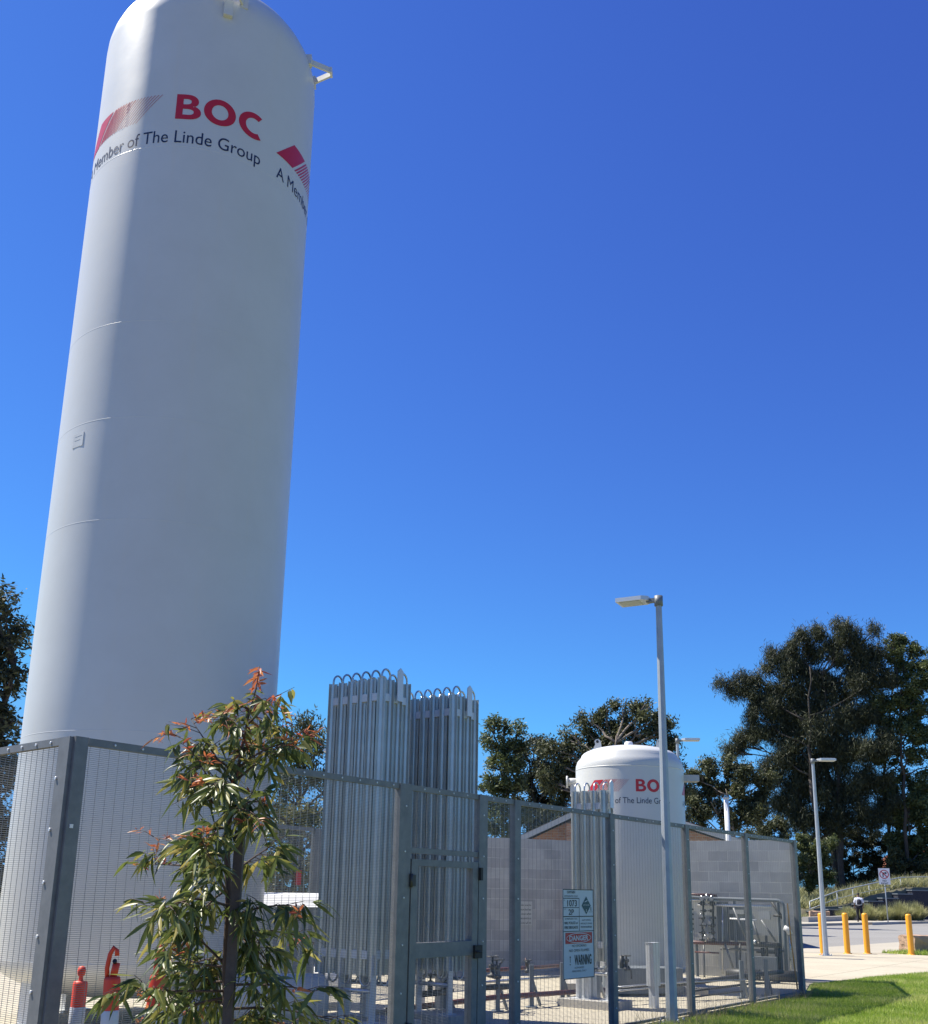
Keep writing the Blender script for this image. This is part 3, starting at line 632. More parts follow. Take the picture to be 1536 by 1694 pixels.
# ------------------------------------------------------------------ hazard sign
def flat_text(mb, body, x, y, cap, width=None, bold=0, mi=1, center=False):
    v, f = text_geo(body, cap, width, bold)
    if center: v[:, 0] -= v[:, 0].max() / 2
    mb.add([(x + a, -.0045, y + b) for a, b in v], f, mi)
hz = thing('hazard_sign', 'tall white hazard sign with red DANGER oval wired to the long fence', 'sign', C0 + U * 6.10 + n2_ * .05 + Vector((0, 0, .62)), math.atan2(U.y, U.x) + R_(-1))
HW, HH = .65, .94
m = MB(); m.box(0, HW, -.002, .002, 0, HH); m.build('board', M['signwhite'], hz)
m = MB(); t = .009
def ln(x0, x1, y0, y1, mi=1, d=-.0042): m.add([(x0, d, y0), (x1, d, y0), (x1, d, y1), (x0, d, y1)], [(0, 1, 2, 3)], mi)
for q in ((0, HW, 0, t), (0, HW, HH - t, HH), (0, t, t, HH - t), (HW - t, HW, t, HH - t), (t, HW - t, .49, .498), (t, HW - t, .645, .655), (.335, .343, .498, .645), (.335, .343, .655, .845), (t, .335, .74, .747), (t, .335, .838, .846)): ln(*q)
flat_text(m, 'OXYGEN', .17, .895, .026, .17, .02, center=True); flat_text(m, 'REFRIGERATED LIQUID', .17, .856, .018, .28, 0, center=True)
flat_text(m, '1073', .19, .758, .066, .2, .015, center=True); flat_text(m, 'UN', .02, .815, .012); flat_text(m, '2P', .17, .668, .058, .11, .015, center=True); flat_text(m, 'CODE', .02, .722, .01)
flat_text(m, 'IN EMERGENCY DIAL', .17, .618, .016, .26, 0, center=True); flat_text(m, '000, POLICE or', .17, .57, .026, .28, .015, center=True); flat_text(m, 'FIRE BRIGADE', .17, .522, .028, .28, .015, center=True)
flat_text(m, 'GAS LEAKS', .49, .602, .018, .18, 0, center=True); flat_text(m, 'SPECIALIST ADVICE', .49, .565, .018, .25, 0, center=True); flat_text(m, 'PHONE SUPPLIER', .49, .527, .02, .24, .01, center=True)
flat_text(m, 'NO SMOKING', .33, .33, .025, .3, 0, center=True); flat_text(m, 'NO OPEN FLAMES', .33, .28, .027, .42, 0, center=True)
flat_text(m, 'WARNING', .41, .145, .1, .36, .03, center=True); flat_text(m, 'AUTHORISED', .33, .105, .018, .2, 0, center=True); flat_text(m, 'PERSONNEL ONLY', .33, .07, .018, .3, 0, center=True)
ln(.135, .145, .17, .21); v, f = ring2d(.14, .225, .012, .012, .011, .011, 12); m.add([(a, -.0043, b) for a, b in v], f, 1); ln(.128, .152, .145, .155)
m.add([(.49, -.0042, .66 + .01), (.59, -.0042, .765), (.49, -.0042, .865), (.39, -.0042, .765)], [(0, 1, 2, 3)], 2)
m.add([(.455, -.0049, .80), (.515, -.0049, .815), (.52, -.0049, .825), (.46, -.0049, .81)], [(0, 1, 2, 3)], 0); flat_text(m, '2', .49, .70, .025, None, 0, 0, True); 
v, f = text_geo('NON-FLAMMABLE', .014, .14); m.add([(.42 + a, -.0049, .765 + b) for a, b in v], f, 0)
v, f = text_geo('2', .026, None, .01); m.add([(.483 + a, -.005, .70 + b) for a, b in v], f, 0)
ln(.585, .6, .71, .75); ln(.545, .625, .695, .699)
m.add([(.045, -.0042, .365), (HW - .04, -.0042, .365), (HW - .04, -.0042, .48), (.045, -.0042, .48)], [(0, 1, 2, 3)], 3)
v, f = ring2d(HW / 2, .4225, .26, .053, .009, .007, 48); m.add([(a, -.0048, b) for a, b in v], f, 0)
v, f = text_geo('DANGER', .052, .40, .03); m.add([(HW / 2 - .2 + a, -.0052, .397 + b) for a, b in v], f, 0)
m.build('lettering', [M['signwhite'], M['signink'], M['signteal'], M['signred']], hz)
# notice on the wall seen through the mesh
dW = (W1 - W0).normalized(); nW = Vector((dW.y, -dW.x, 0)); d = ray(868, 1511); A = W0; tt = (nW.dot(A)) / (nW.dot(Vector((d.x, d.y, 0)))); pc = d * tt + Vector((0, 0, CAM_H))
ns = thing('notice_sign', 'pale notice with small dark lines of writing on the shaded wall', 'sign', pc + nW * .02, math.atan2(dW.y, dW.x))
m = MB(); m.box(-.17, .17, -.003, .003, -.23, .23); m.build('board', M['palegrey'], ns)
m = MB()
for k, tx in enumerate(('Tanks must be', 'attended at', 'all times when', 'decanting', 'authorised staff only')): flat_text(m, tx, 0, .14 - k * .085, .036, .28, .01, 0, True)
m.build('lettering', [M['signink']], ns)

# ------------------------------------------------------------------ pipework
def valve(parent, p, h=.3, handle=True, s=1.0):
    p = Vector(p); m = MB()
    m.lathe([(.03 * s, 0), (.06 * s, .01), (.06 * s, .04), (.03 * s, .05), (.028 * s, .12), (.045 * s, .13), (.045 * s, .16), (.012 * s, .18), (.012 * s, h)], 14, 0); 
    m.v = [(x + p.x, y + p.y, z + p.z) for x, y, z in m.v]
    if handle:
        c = p + Vector((0, 0, h)); m.tube([c + Vector((.07 * s * math.cos(a), .07 * s * math.sin(a), 0)) for a in [2 * math.pi * k / 16 for k in range(17)]], .009, 6, caps=False)
        m.bar(c - Vector((.07 * s, 0, 0)), c + Vector((.07 * s, 0, 0)), .012); m.bar(c - Vector((0, .07 * s, 0)), c + Vector((0, .07 * s, 0)), .012)
    return m.build('valve', M['darksteel'], parent)
def stand(parent, p, h, mt='palegrey'):
    p = Vector(p); m = MB(); m.bar(p, p + Vector((0, 0, h)), .06); m.bar(p + Vector((0, 0, h * .7)), p + U * .22 + Vector((0, 0, .02)), .03); m.box(p.x - .08, p.x + .08, p.y - .08, p.y + .08, .012, .024)
    return m.build('support', M[mt], parent)
run = thing('pipe_run', 'low maroon and steel pipes with handwheel valves running along behind the fence', 'pipework', (0, 0, 0))
def pr(*pts, r=.03, mt='maroon', nm='pipe'):
    m = MB(); m.tube(pts, r, 12); m.build(nm, M[mt], run)
q0 = at(640, 1672, 13.2); q1 = at(1000, 1638, 16.2); q2 = at(1150, 1626, 16.8); q3 = at(1235, 1614, 17.6)
pr(q0, at(820, 1650, 14.4), q1, r=.035); pr(at(790, 1607, 15.6), at(924, 1598, 17.6), r=.028); pr(at(790, 1626, 14.7), at(925, 1616, 16), r=.02, mt='steel')
pr(q1, q2, q3, at(1295, 1608, 18.6), r=.035, mt='darksteel'); pr(at(1020, 1634, 15.6), at(1082, 1628, 16.1), at(1235, 1621, 17.2), r=.012, mt='steel'); pr(at(1020, 1640, 15.6), at(1082, 1634, 16.1), r=.012, mt='steel')
pr(at(1145, 1640, 16.6), at(1240, 1628, 17.6), at(1290, 1626, 18.4), r=.018, mt='darksteel'); pr(at(1145, 1650, 16.4), at(1230, 1640, 17.4), r=.014, mt='darksteel')
pr(at(826, 1640, 14.4), at(824, 1600, 14.4), at(833, 1588, 14.6), r=.02, mt='darksteel'); pr(at(870, 1585, 16), at(871, 1605, 16), r=.01, mt='maroon')
pr(at(1034, 1612, 17), at(1034, 1595, 17), r=.03, mt='darksteel'); pr(at(1029, 1582, 17), at(1029, 1605, 17), r=.035, mt='darksteel'); pr(at(1040, 1598, 17), at(1044, 1606, 17), at(1045, 1620, 17), r=.012, mt='darksteel')
for px, py, D, s in ((822, 1620, 14.4, 1.1), (815, 1618, 14.2, 1.2), (1037, 1606, 17, 1.0), (741, 1642, 13.6, 1.3), (712, 1648, 13.3, 1.1), (873, 1610, 16, .8)):
    valve(run, at(px, py, D), .22 * s, True, s)
m = MB(); m.tube([at(700, 1645, 13.3), at(745, 1641, 13.6)], .04, 12); m.tube([at(1003, 1612, 16.9), at(1018, 1610, 17), at(1030, 1612, 17)], .06, 12); m.tube([at(798, 1634, 14.2), at(845, 1632, 14.6)], .04, 12)
m.build('flanged_body', M['darksteel'], run)
m = MB(); m.box(-.55, .55, -.3, .3, .05, .42, 0, Matrix.Translation(at(1060, 1500, 17.4) - Vector((0, 0, at(1060, 1500, 17.4).z))) @ Matrix.Rotation(.25, 4, 'Z')); m.build('drip_tray', M['cabinet'], run)
for px, D in ((825, 14.4), (741, 13.6), (880, 15.0), (988, 15.5), (930, 15.6), (1222, 17.4), (655, 13.8), (1006, 16.4), (1262, 18.0)):
    p = at(px, 1500, D); p.z = 0; stand(run, p, .56 if px != 988 else .62, 'cabinet' if px != 988 else 'palegrey')
mt_ = thing('meter_box', 'pale grey upright meter box on a square post behind the fence', 'meter box', at(1078, 1500, 15.4)); mt_.location.z = 0; mt_.rotation_euler = (0, 0, R_(48))
m = MB(); m.box(-.05, .05, -.05, .05, .012, .3); m.build('post', M['aluclamp'], mt_); m = MB(); m.box(-.085, .085, -.06, .06, .3, .86); m.box(-.09, .09, -.065, .065, .86, .875); m.build('box', M['aluclamp'], mt_)

# manifold rack in front of the sunlit wall
dR = (W2 - W1).normalized(); nR = Vector((dR.y, -dR.x, 0)) * 1
def rk(px, py, off=.45):     # point on a plane parallel to the sunlit wall, 'off' metres in front of it
    A = W1 + nR * off; d = ray(px, py); t = nR.dot(A) / nR.dot(Vector((d.x, d.y, 0))); return d * t + Vector((0, 0, CAM_H))
rack = thing('valve_manifold', 'gas control manifold with valve board, framed by a pipe loop before the sunlit wall', 'manifold', (0, 0, 0))
def rp(pts, r, mt, nm='pipe', off=.45):
    m = MB(); m.tube([rk(x, y, off) for x, y in pts], r, 12); return m.build(nm, M[mt], rack)
rp([(1120, 1483), (1140, 1484), (1187, 1487), (1285, 1490)] + [(1285 + 12 * math.sin(a), 1502 - 12 * math.cos(a)) for a in (R_(20), R_(45), R_(70), R_(90))] + [(1299, 1560), (1303, 1626)], .035, 'cabinet')
rp([(1120, 1478.5), (1186, 1482)], .025, 'maroon')
rp([(1120, 1488), (1190, 1491)], .02, 'steel'); rp([(1155, 1497), (1276, 1500)], .022, 'white')
rp([(1120, 1557), (1160, 1560), (1235, 1562)], .035, 'maroon'); rp([(1235, 1561), (1294, 1565)], .05, 'darksteel'); rp([(1248, 1559), (1252, 1560)], .06, 'steel', 'flange')
rp([(1286, 1565), (1289, 1610)], .05, 'darksteel', 'valve', .4); rp([(1262, 1568), (1265, 1590)], .04, 'darksteel', 'valve', .4)
rp([(1276, 1490), (1290, 1512), (1296, 1520)], .03, 'darksteel', 'brace_and_shadow_rod', .3); rp([(1280, 1515), (1298, 1516)], .02, 'darksteel', 'brace_and_shadow_rod', .35)
rp([(1298, 1535), (1304, 1538), (1308, 1546)], .05, 'white', 'elbow', .5)
def rbox(x0, y0, x1, y1, th, mt, nm, off):
    a = rk(x0, y1, off); b2 = rk(x1, y1, off); c2 = rk(x0, y0, off); m = MB(); L = (Vector((b2.x, b2.y, 0)) - Vector((a.x, a.y, 0))).length
    Mx = Matrix.Translation((a.x, a.y, 0)) @ Matrix.Rotation(math.atan2(dR.y, dR.x), 4, 'Z'); m.box(0, L, -th / 2, th / 2, a.z, c2.z, 0, Mx); return m.build(nm, M[mt], rack)
rbox(1150, 1482, 1188, 1561, .04, 'palegrey', 'valve_board', .36); rbox(1139, 1494, 1149, 1555, .03, 'palegrey', 'label_board', .36)
cab = rbox(1190, 1492, 1207, 1560, .1, 'cabinet', 'control_cabinet', .3); rbox(1257, 1507, 1275, 1521, .1, 'palegrey', 'junction_box', .42)
rbox(1209, 1500, 1240, 1556, .05, 'cabinet', 'back_panel', .22); rbox(1243, 1500, 1297, 1547, .05, 'palegrey', 'back_panel', .2); rbox(1192, 1575, 1236, 1604, .12, 'palegrey', 'cable_trunk', .25)
for x0, y0, x1, y1 in ((1214, 1502, 1236, 1556), (1260, 1522, 1284, 1558), (1200, 1562, 1214, 1604), (1246, 1524, 1258, 1560)): rp([(x0, y0), (x1, y1)], .02, 'galv', 'brace_and_shadow_rod', .5)  # slanted rods added to cast diagonal shadows on the wall behind
for k, (x0, y0, x1, y1, rr_, mm_) in enumerate(((1142, 1502, 1142, 1600, .012, 'steel'), (1192, 1570, 1300, 1574, .02, 'galv'), (1196, 1495, 1196, 1612, .014, 'steel'), (1208, 1520, 1252, 1523, .018, 'white'), (1225, 1560, 1225, 1626, .018, 'darksteel'), (1240, 1500, 1240, 1618, .016, 'galv'), (1252, 1575, 1290, 1577, .022, 'darksteel'), (1268, 1548, 1270, 1582, .024, 'darksteel'), (1278, 1612, 1280, 1640, .03, 'galv'), (1150, 1575, 1190, 1577, .016, 'maroon'), (1246, 1624, 1300, 1627, .03, 'darksteel'), (1165, 1562, 1166, 1632, .014, 'galv'), (1306, 1520, 1310, 1630, .02, 'steel'))): rp([(x0, y0), (x1, y1)], rr_, mm_, 'pipe', .34 + .05 * (k % 5))
rbox(1245, 1582, 1288, 1612, .28, 'cabinet', 'pump_housing', .5); rbox(1208, 1505, 1232, 1512, .06, 'palegrey', 'tray', .3)
m = MB()
for k in range(5): 
    y = 1504 + k * 8; a = rk(1140.5, y, .39); b2 = rk(1148, y + 1, .39); m.bar(a, b2, .01, .035)
m.build('label_lines', M['signink'], rack)
m = MB(); rr = random.Random(3)
for col in (1164, 1180):
    pts = [rk(col + rr.uniform(-1, 1), y, .5) for y in range(1488, 1560, 8)]; m.tube(pts, .022, 8)
    for k, y in enumerate(range(1495, 1556, 12)):
        p = rk(col + rr.uniform(-2, 2), y, .52); m.tube([p - nR * .06, p + nR * .08], .03 if k % 3 else .042, 10); m.bar(p + nR * .1 - dR * .06, p + nR * .1 + dR * .06, .02)
m.build('valve', M['darksteel'], rack)
m = MB()
for (x, y) in ((1161, 1516), (1175, 1527), (1166, 1530), (1172, 1548), (1178, 1549), (1168, 1552), (1170, 1485), (1178, 1487), (1162, 1487)):
    p = rk(x, y, .56); m.tube([p, p + nR * .05], .04, 10); m.tube([p + nR * .02 - Vector((0, 0, .07)), p + nR * .02 + Vector((0, 0, .06))], .018, 8)
m.build('gauge', M['steel'], rack)
for x in (1156, 1222, 1296):
    a = rk(x, 1640, .3); a.z = .012; b2 = rk(x - 3, 1490, .3); m = MB(); m.bar(a, Vector((a.x, a.y, b2.z)), .05); m.build('frame_post', M['cabinet'], rack)
m = MB(); 
for x, y0, y1 in ((1230, 1618, 1645), (1290, 1622, 1642)):
    p = rk(x, 1600, 1.0); p.z = .14; m.tube([p - dR * .3, p + dR * .3], .1, 12)
m.build('pump_body', M['darksteel'], rack)
m = MB(); d = (RTN - C1).normalized(); p = C1 + d * .25; m.tube([Vector((p.x - .08, p.y, .05)), Vector((p.x - .14, p.y, .85)), Vector((p.x - .16, p.y, 1.42))], .012, 8)
tag(m.build('marker_rod', M['yellowpost']), 'thin orange rod leaning inside the far fence corner', 'rod')

# white housing beside the big tank
wh = thing('equipment_housing', 'white ribbed housing with sunlit lid between big tank and finned tubes', 'housing', at(488, 1560, 15.0)); wh.location.z = 0; wh.rotation_euler = (0, 0, R_(10))
m = MB(); m.box(-.62, .62, -.3, .3, .35, 1.28); 
for k in range(14): m.box(-.6 + k * .09, -.565 + k * .09, -.33, -.3, .35, 1.27)
m.build('body', M['palegrey'], wh)
m = MB(); m.add([(-.66, -.36, 1.28), (.66, -.36, 1.28), (.66, .36, 1.28), (-.66, .36, 1.28), (-.62, -.2, 1.42), (.50, -.2, 1.42), (.50, .3, 1.46), (-.62, .3, 1.46)], [(3, 2, 1, 0), (4, 5, 6, 7), (0, 1, 5, 4), (1, 2, 6, 5), (2, 3, 7, 6), (3, 0, 4, 7)]); m.build('lid', M['white'], wh)
m = MB(); m.tube([(.25, -.5, .36), (.62, -.5, .36)], .2, 20); m.box(-.66, .66, -.6, .34, .30, .35); m.build('fan_cowl', M['white'], wh)
dr = thing('horizontal_drum', 'dull grey horizontal drum lying low behind the young gum', 'drum', at(486, 1500, 12.2)); dr.location.z = 0; dr.rotation_euler = (0, 0, R_(14))
m = MB(); m.tube([(-.62, 0, .34), (-.58, 0, .34), (.36, 0, .34), (.42, 0, .34)], [.2, .27, .27, .2], 28); m.build('shell', M['palegrey'], dr)
for x in (-.4, .2): m = MB(); m.box(x - .03, x + .03, -.2, .2, .012, .13); m.build('cradle', M['cabinet'], dr)

# ------------------------------------------------------------------ street furniture, far side
def gz(px, py, D): p = at(px, py, D); return p
ts = thing('traffic_sign', 'white no right turn sign on a thin pole by the far footpath', 'sign', Vector((gnd(1470, 1526).x * .9, gnd(1470, 1526).y * .9, .15)), R_(-20))
zt = at(1460, 1436.5, 73.4).z - .15; zb_ = at(1461, 1463.5, 73.4).z - .15
m = MB(); m.tube([(0, 0, 0), (0, 0, zt - .05)], .035, 10); m.build('pole', M['galvpole'], ts)
m = MB(); m.box(-.34, .34, -.06, -.05, zb_, zt); m.build('plate', M['plainwhite'], ts)
m = MB(); cz = zt - .38
def fl(vs, fs, mi, d=-.064): m.add([(a, d, b) for a, b in vs], fs, mi)
v, f = ring2d(0, cz, .28, .28, .05, .05, 28); fl(v, f, 1)
fl([(-.1, cz - .18), (-.04, cz - .18), (-.04, cz + .05), (-.1, cz + .11)], [(0, 1, 2, 3)], 0); fl([(-.1, cz + .11), (-.04, cz + .05), (.08, cz + .05), (.08, cz + .11)], [(0, 1, 2, 3)], 0); fl([(.06, cz - .01), (.18, cz + .08), (.06, cz + .17)], [(0, 1, 2)], 0)
fl([(-.2, cz + .16), (-.16, cz + .2), (.2, cz - .16), (.16, cz - .2)], [(0, 1, 2, 3)], 1, -.067)
for k, tx in enumerate(('NO', 'RIGHT', 'TURN')): v, f = text_geo(tx, .12, (.24, .42, .40)[k], .02); v[:, 0] -= v[:, 0].max() / 2; fl(v + [0, zt - .84 - k * .17], f, 0)
m.build('lettering', [M['signink'], M['signred']], ts)

def rough_block(name, w_, d_, h_, loc, rz, label, mt, seed, cat='stone block'):
    bm = bmesh.new(); bmesh.ops.create_cube(bm, size=1); bmesh.ops.subdivide_edges(bm, edges=bm.edges[:], cuts=5, use_grid_fill=True); rg = random.Random(seed)
    for v in bm.verts: v.co.x *= w_; v.co.y *= d_; v.co.z = (v.co.z + .5) * h_; v.co += Vector((rg.uniform(-1, 1), rg.uniform(-1, 1), rg.uniform(-1, 1))) * .022 * h_ * 2
    me = bpy.data.meshes.new(name); bm.to_mesh(me); bm.free(); me.materials.append(M[mt]); o = bpy.data.objects.new(name, me); COL.objects.link(o); o.location = loc; o.rotation_euler = (0, 0, rz); tag(o, label, cat); return o
g = gnd(1532, 1577); rough_block('sandstone_block', 1.1, .6, .50, (g.x, g.y + .3, -.01), R_(25), 'rough sandstone block on the grass verge at the right edge', 'sandstone', 2)
g = gnd(1357, 1526); rough_block('sandstone_block', 1.25, .7, .72, (g.x, g.y, -.01), R_(-10), 'rough sandstone block at the end of the dark retaining wall', 'sandstone', 5)
yb = thing('road_barrier', 'yellow plastic road barrier standing at the far kerb', 'barrier', (0, 0, 0)); g = gnd(1530, 1521.5); yb.location = (g.x * .93, g.y * .93, .1); yb.rotation_euler = (0, 0, R_(-15)); yb.location.z = .17
m = MB(); m.prism([(-.95, -.28), (.95, -.28), (.95, -.2), (.95, .28), (-.95, .28)], 0, .15); m.build('foot', M['yellowbar'], yb)
m = MB(); m.add([(-.95, -.2, .15), (.95, -.2, .15), (.95, .2, .15), (-.95, .2, .15), (-.85, -.1, .85), (.85, -.1, .85), (.85, .1, .85), (-.85, .1, .85)], [(3, 2, 1, 0), (4, 5, 6, 7), (0, 1, 5, 4), (1, 2, 6, 5), (2, 3, 7, 6), (3, 0, 4, 7)]); m.build('panel', M['yellowbar'], yb)

# planted bank and stepped wall
tops = [(1345, 1509), (1371, 1506), (1398, 1503), (1420, 1497), (1438, 1492), (1462, 1487), (1488, 1480), (1512, 1474), (1560, 1471), (1640, 1468), (1760, 1465)]
rw = thing('retaining_wall', 'dark stepped retaining wall rising to the right along the planted bank', 'wall', (0, 0, 0)); m = MB()
BD = lambda px: 79 + (px - 1345) * .035
for (x0, y0), (x1, y1) in zip(tops, tops[1:]):
    a = at(x0, 1500, BD(x0)); b2 = at(x1, 1500, BD(x1)); zt_ = at(x0, y0, BD(x0)).z; d = (b2 - a); L = math.hypot(d.x, d.y)
    Mx = Matrix.Translation((a.x, a.y, 0)) @ Matrix.Rotation(math.atan2(d.y, d.x), 4, 'Z'); m.box(0, L, 0, .9, -.1, zt_, 0, Mx); m.box(-.05, L + .02, -.04, .66, zt_, zt_ + .07, 1, Mx)
m.build('wall_block', [M['charcoal'], M['cabinet']], rw)
def bank_z(x, y):
    az = np.arctan2(x, y); D = np.hypot(x, y); px = 776 + 1775 * np.tan(az)
    base = np.interp(px, [t[0] for t in tops], [at(t[0], t[1], BD(t[0])).z for t in tops]); base = np.where(px < 1345, .75, base) + .12
    back = np.clip((D - 80) / 22, 0, 1); return base - .05 + back * (1.3 - .0045 * np.clip(px - 1345, 0, 200)) + .12 * np.sin(x * 1.3) * np.cos(y * .9)
nx, ny = 60, 24; vs, fs = [], []
for j in range(-1, ny):
    for i in range(nx):
        az = math.atan((1180 + i * 14 - 776) / 1775); px = 1180 + i * 14; D = (BD(px) + .3 if px >= 1345 else 79.5) + max(j, 0) * 2.2; x, y = math.sin(az) * D, math.cos(az) * D; z = float(bank_z(np.array([x]), np.array([y]))[0]) if j >= 0 else -.3; vs.append((x, y, z))
for j in range(ny):
    for i in range(nx - 1): a = j * nx + i; fs.append((a, a + 1, a + nx + 1, a + nx))
m = MB(); m.add(vs, fs, 0, True); tag(m.build('planted_bank', M['earth']), kind='structure')
azp = lambda px, D: (math.sin(math.atan((px - 776) / 1775)) * D, math.cos(math.atan((px - 776) / 1775)) * D)
blades('bank_grass', [azp(1290, 80.5), azp(1345, 80.2), azp(1560, 87.5), azp(1560, 102), azp(1290, 99)], 26000, .35, 1.0, .07, M['tussock'], 0, 1.3, seed=8, zfun=bank_z)
blades('bank_grass', [azp(1300, 76.6), azp(1352, 77.5), azp(1352, 79.0), azp(1300, 79.3)], 3000, .2, .6, .06, M['tussock'], 0, 1.3, seed=9)
def tussock(px, D, h, n, label, seed):
    rg = np.random.default_rng(seed); x, y = azp(px, D); a = rg.uniform(0, 2 * np.pi, n); r = rg.random(n) ** .6 * h * .9; hh = h * (1 - .5 * (r / h / .9) ** 2) * rg.uniform(.7, 1.1, n)
    bx, by = rg.normal(0, h * .12, n), rg.normal(0, h * .12, n); wd = .035; v = np.zeros((n, 3, 3)); a2 = a + np.pi / 2
    v[:, 0] = np.stack([bx - np.cos(a2) * wd, by - np.sin(a2) * wd, 0 * a], 1); v[:, 1] = np.stack([bx + np.cos(a2) * wd, by + np.sin(a2) * wd, 0 * a], 1); v[:, 2] = np.stack([bx + np.cos(a) * r, by + np.sin(a) * r, hh], 1)
    o = raw_mesh('tussock_grass', v.reshape(-1, 3), np.arange(3 * n).reshape(-1, 3), np.repeat(np.clip(rg.normal(.4, .25, n), 0, 1), 3), M['tussock']); o.location = (x, y, .1); tag(o, label, 'grass clump', 'ornamental grass clumps before the dark retaining wall')
for i, (px, D, h, lab) in enumerate(((1415, 71.5, .95, 'leftmost pale grass clump behind the walking person'), (1449, 72, 1.15, 'broad grass clump just right of the walking person'), (1478, 73.5, 1.05, 'grass clump right behind the no right turn sign pole'), (1503, 74.5, 1.35, 'tall grass clump above the right hand yellow bollard'), (1528, 76, 1.3, 'rightmost grass clump behind the yellow barrier'))):
    tussock(px, D + 6, h * 1.08, 1100, lab, 20 + i)
hr = thing('handrail', 'thin grey handrail climbing the planted bank to the right', 'handrail', (0, 0, 0))
hp = [(1340, 1492, 74, 1512), (1385, 1475, 76, 1505), (1411, 1469, 77, 1500), (1438, 1463, 78, 1491), (1490, 1452, 80, 1480), (1519, 1451, 82, 1472), (1560, 1451, 84, 1472)]
m = MB(); T = [at(x, y, D + 6) for x, y, D, _ in hp]; m.tube(T, .035, 8); m.tube([t - Vector((0, 0, .5)) for t in T], .025, 6); m.build('rail', M['galvpole'], hr)
for (x, y, D, yb_), t in zip(hp, T): m = MB(); m.tube([Vector((t.x, t.y, at(x, yb_, D + 6).z - .3)), t], .03, 8); m.build('post', M['galvpole'], hr)
bfn = thing('picket_fence', 'short black picket fence on the bank left of the trees', 'fence', (0, 0, 0)); m = MB()
A = at(1322, 1476, 94); B = at(1352, 1474, 96)
for k in range(26): p = A.lerp(B, k / 25); m.bar(p, p + Vector((0, 0, 1.2)), .03)
m.bar(A + Vector((0, 0, 1.15)), B + Vector((0, 0, 1.15)), .05); m.bar(A + Vector((0, 0, .1)), B + Vector((0, 0, .1)), .05); m.build('pickets', M['black'], bfn)
m = MB(); m.bar(A - Vector((0, 0, .25)), B - Vector((0, 0, .25)), .5, .4); m.build('plinth', M['kerb'], bfn)

# ------------------------------------------------------------------ person
def skinned(name, verts, edges, radii, m, parent, sub=2):
    me = bpy.data.meshes.new(name); me.from_pydata(verts, edges, []); o = bpy.data.objects.new(name, me); COL.objects.link(o)
    md = o.modifiers.new('s', 'SKIN'); sv = me.skin_vertices[0].data
    for i, r in enumerate(radii): sv[i].radius = (r, r) if not isinstance(r, tuple) else r
    for i in range(len(verts)): sv[i].use_root = (i == 0)
    o.modifiers.new('u', 'SUBSURF').levels = sub
    dg = bpy.context.evaluated_depsgraph_get(); ev = bpy.data.meshes.new_from_object(o.evaluated_get(dg)); COL.objects.unlink(o); bpy.data.objects.remove(o)
    ev.name = name; ev.materials.clear(); ev.materials.append(m)
    for p in ev.polygons: p.use_smooth = True
    q = bpy.data.objects.new(name, ev); COL.objects.link(q); q.parent = parent; return q
g = gnd(1424, 1525.5); per = thing('person', 'person in white shirt and dark trousers with a navy backpack, walking away', 'person', (g.x * .9, g.y * .9, .15), R_(-15))
# local: back faces -y, walking towards +y
V_ = [(0, 0, .95), (0, .02, 1.15), (0, .05, 1.40), (0, .08, 1.53), (0, .11, 1.62), (0, .13, 1.73),
      (-.1, 0, .90), (-.11, .10, .50), (-.11, .02, .09), (-.12, .15, .04), (.1, 0, .90), (.11, -.04, .50), (.11, -.18, .12), (.12, -.06, .04),
      (-.19, .04, 1.40), (-.27, .04, 1.12), (-.25, .16, .90), (.19, .04, 1.40), (.27, .06, 1.13), (.26, .22, .95),
      (-.25, .19, .83), (.26, .27, .89)]
E_ = [(0, 1), (1, 2), (2, 3), (3, 4), (4, 5), (0, 6), (6, 7), (7, 8), (8, 9), (0, 10), (10, 11), (11, 12), (12, 13), (2, 14), (14, 15), (15, 16), (2, 17), (17, 18), (18, 19), (16, 20), (19, 21)]
Rr = [.14, .13, .15, .055, .085, .075, .085, .06, .04, .035, .085, .06, .04, .035, .055, .042, .03, .055, .042, .03, .03, .03]
nvb = len(V_)
for sx, wi in ((-1, 20), (1, 21)):
    c = Vector(V_[wi])
    for k in range(5):
        fx = -.03 + k * .015; L = (.05, .075, .08, .075, .06)[k]; V_.append(tuple(c + Vector((fx * .8, .02, -.03)))); V_.append(tuple(c + Vector((fx * 1.2, .025 + (.02 if k == 0 else 0), -.03 - L * .6)))); E_ += [(wi, nvb), (nvb, nvb + 1)]; Rr += [.009, .008]; nvb += 2
skinned('body', V_, E_, Rr, M['skin'], per)
skinned('shirt', [V_[0], V_[1], V_[2], V_[14], V_[15], V_[17], V_[18], (0, .07, 1.49)], [(0, 1), (1, 2), (2, 3), (3, 4), (2, 5), (5, 6), (2, 7)], [.19, .19, .2, .09, .075, .09, .075, .08], M['shirt'], per)
skinned('trousers', [(0, 0, .98), V_[6], V_[7], V_[8], V_[10], V_[11], V_[12]], [(0, 1), (1, 2), (2, 3), (0, 4), (4, 5), (5, 6)], [.165, .11, .085, .07, .11, .085, .07], M['trousers'], per)
skinned('hair', [(0, .10, 1.64), (0, .115, 1.72), (0, .13, 1.77)], [(0, 1), (1, 2)], [.095, .1, .075], M['black'], per)
skinned('backpack', [(0, -.15, 1.02), (0, -.17, 1.2), (0, -.13, 1.40)], [(0, 1), (1, 2)], [(.16, .11), (.17, .12), (.13, .08)], M['pack'], per)
for sx in (-1, 1): m = MB(); m.tube([(sx * .12, -.02, 1.5), (sx * .13, .16, 1.42), (sx * .15, .2, 1.2), (sx * .14, 0, 1.05)], .02, 8); m.build('strap', M['pack'], per)
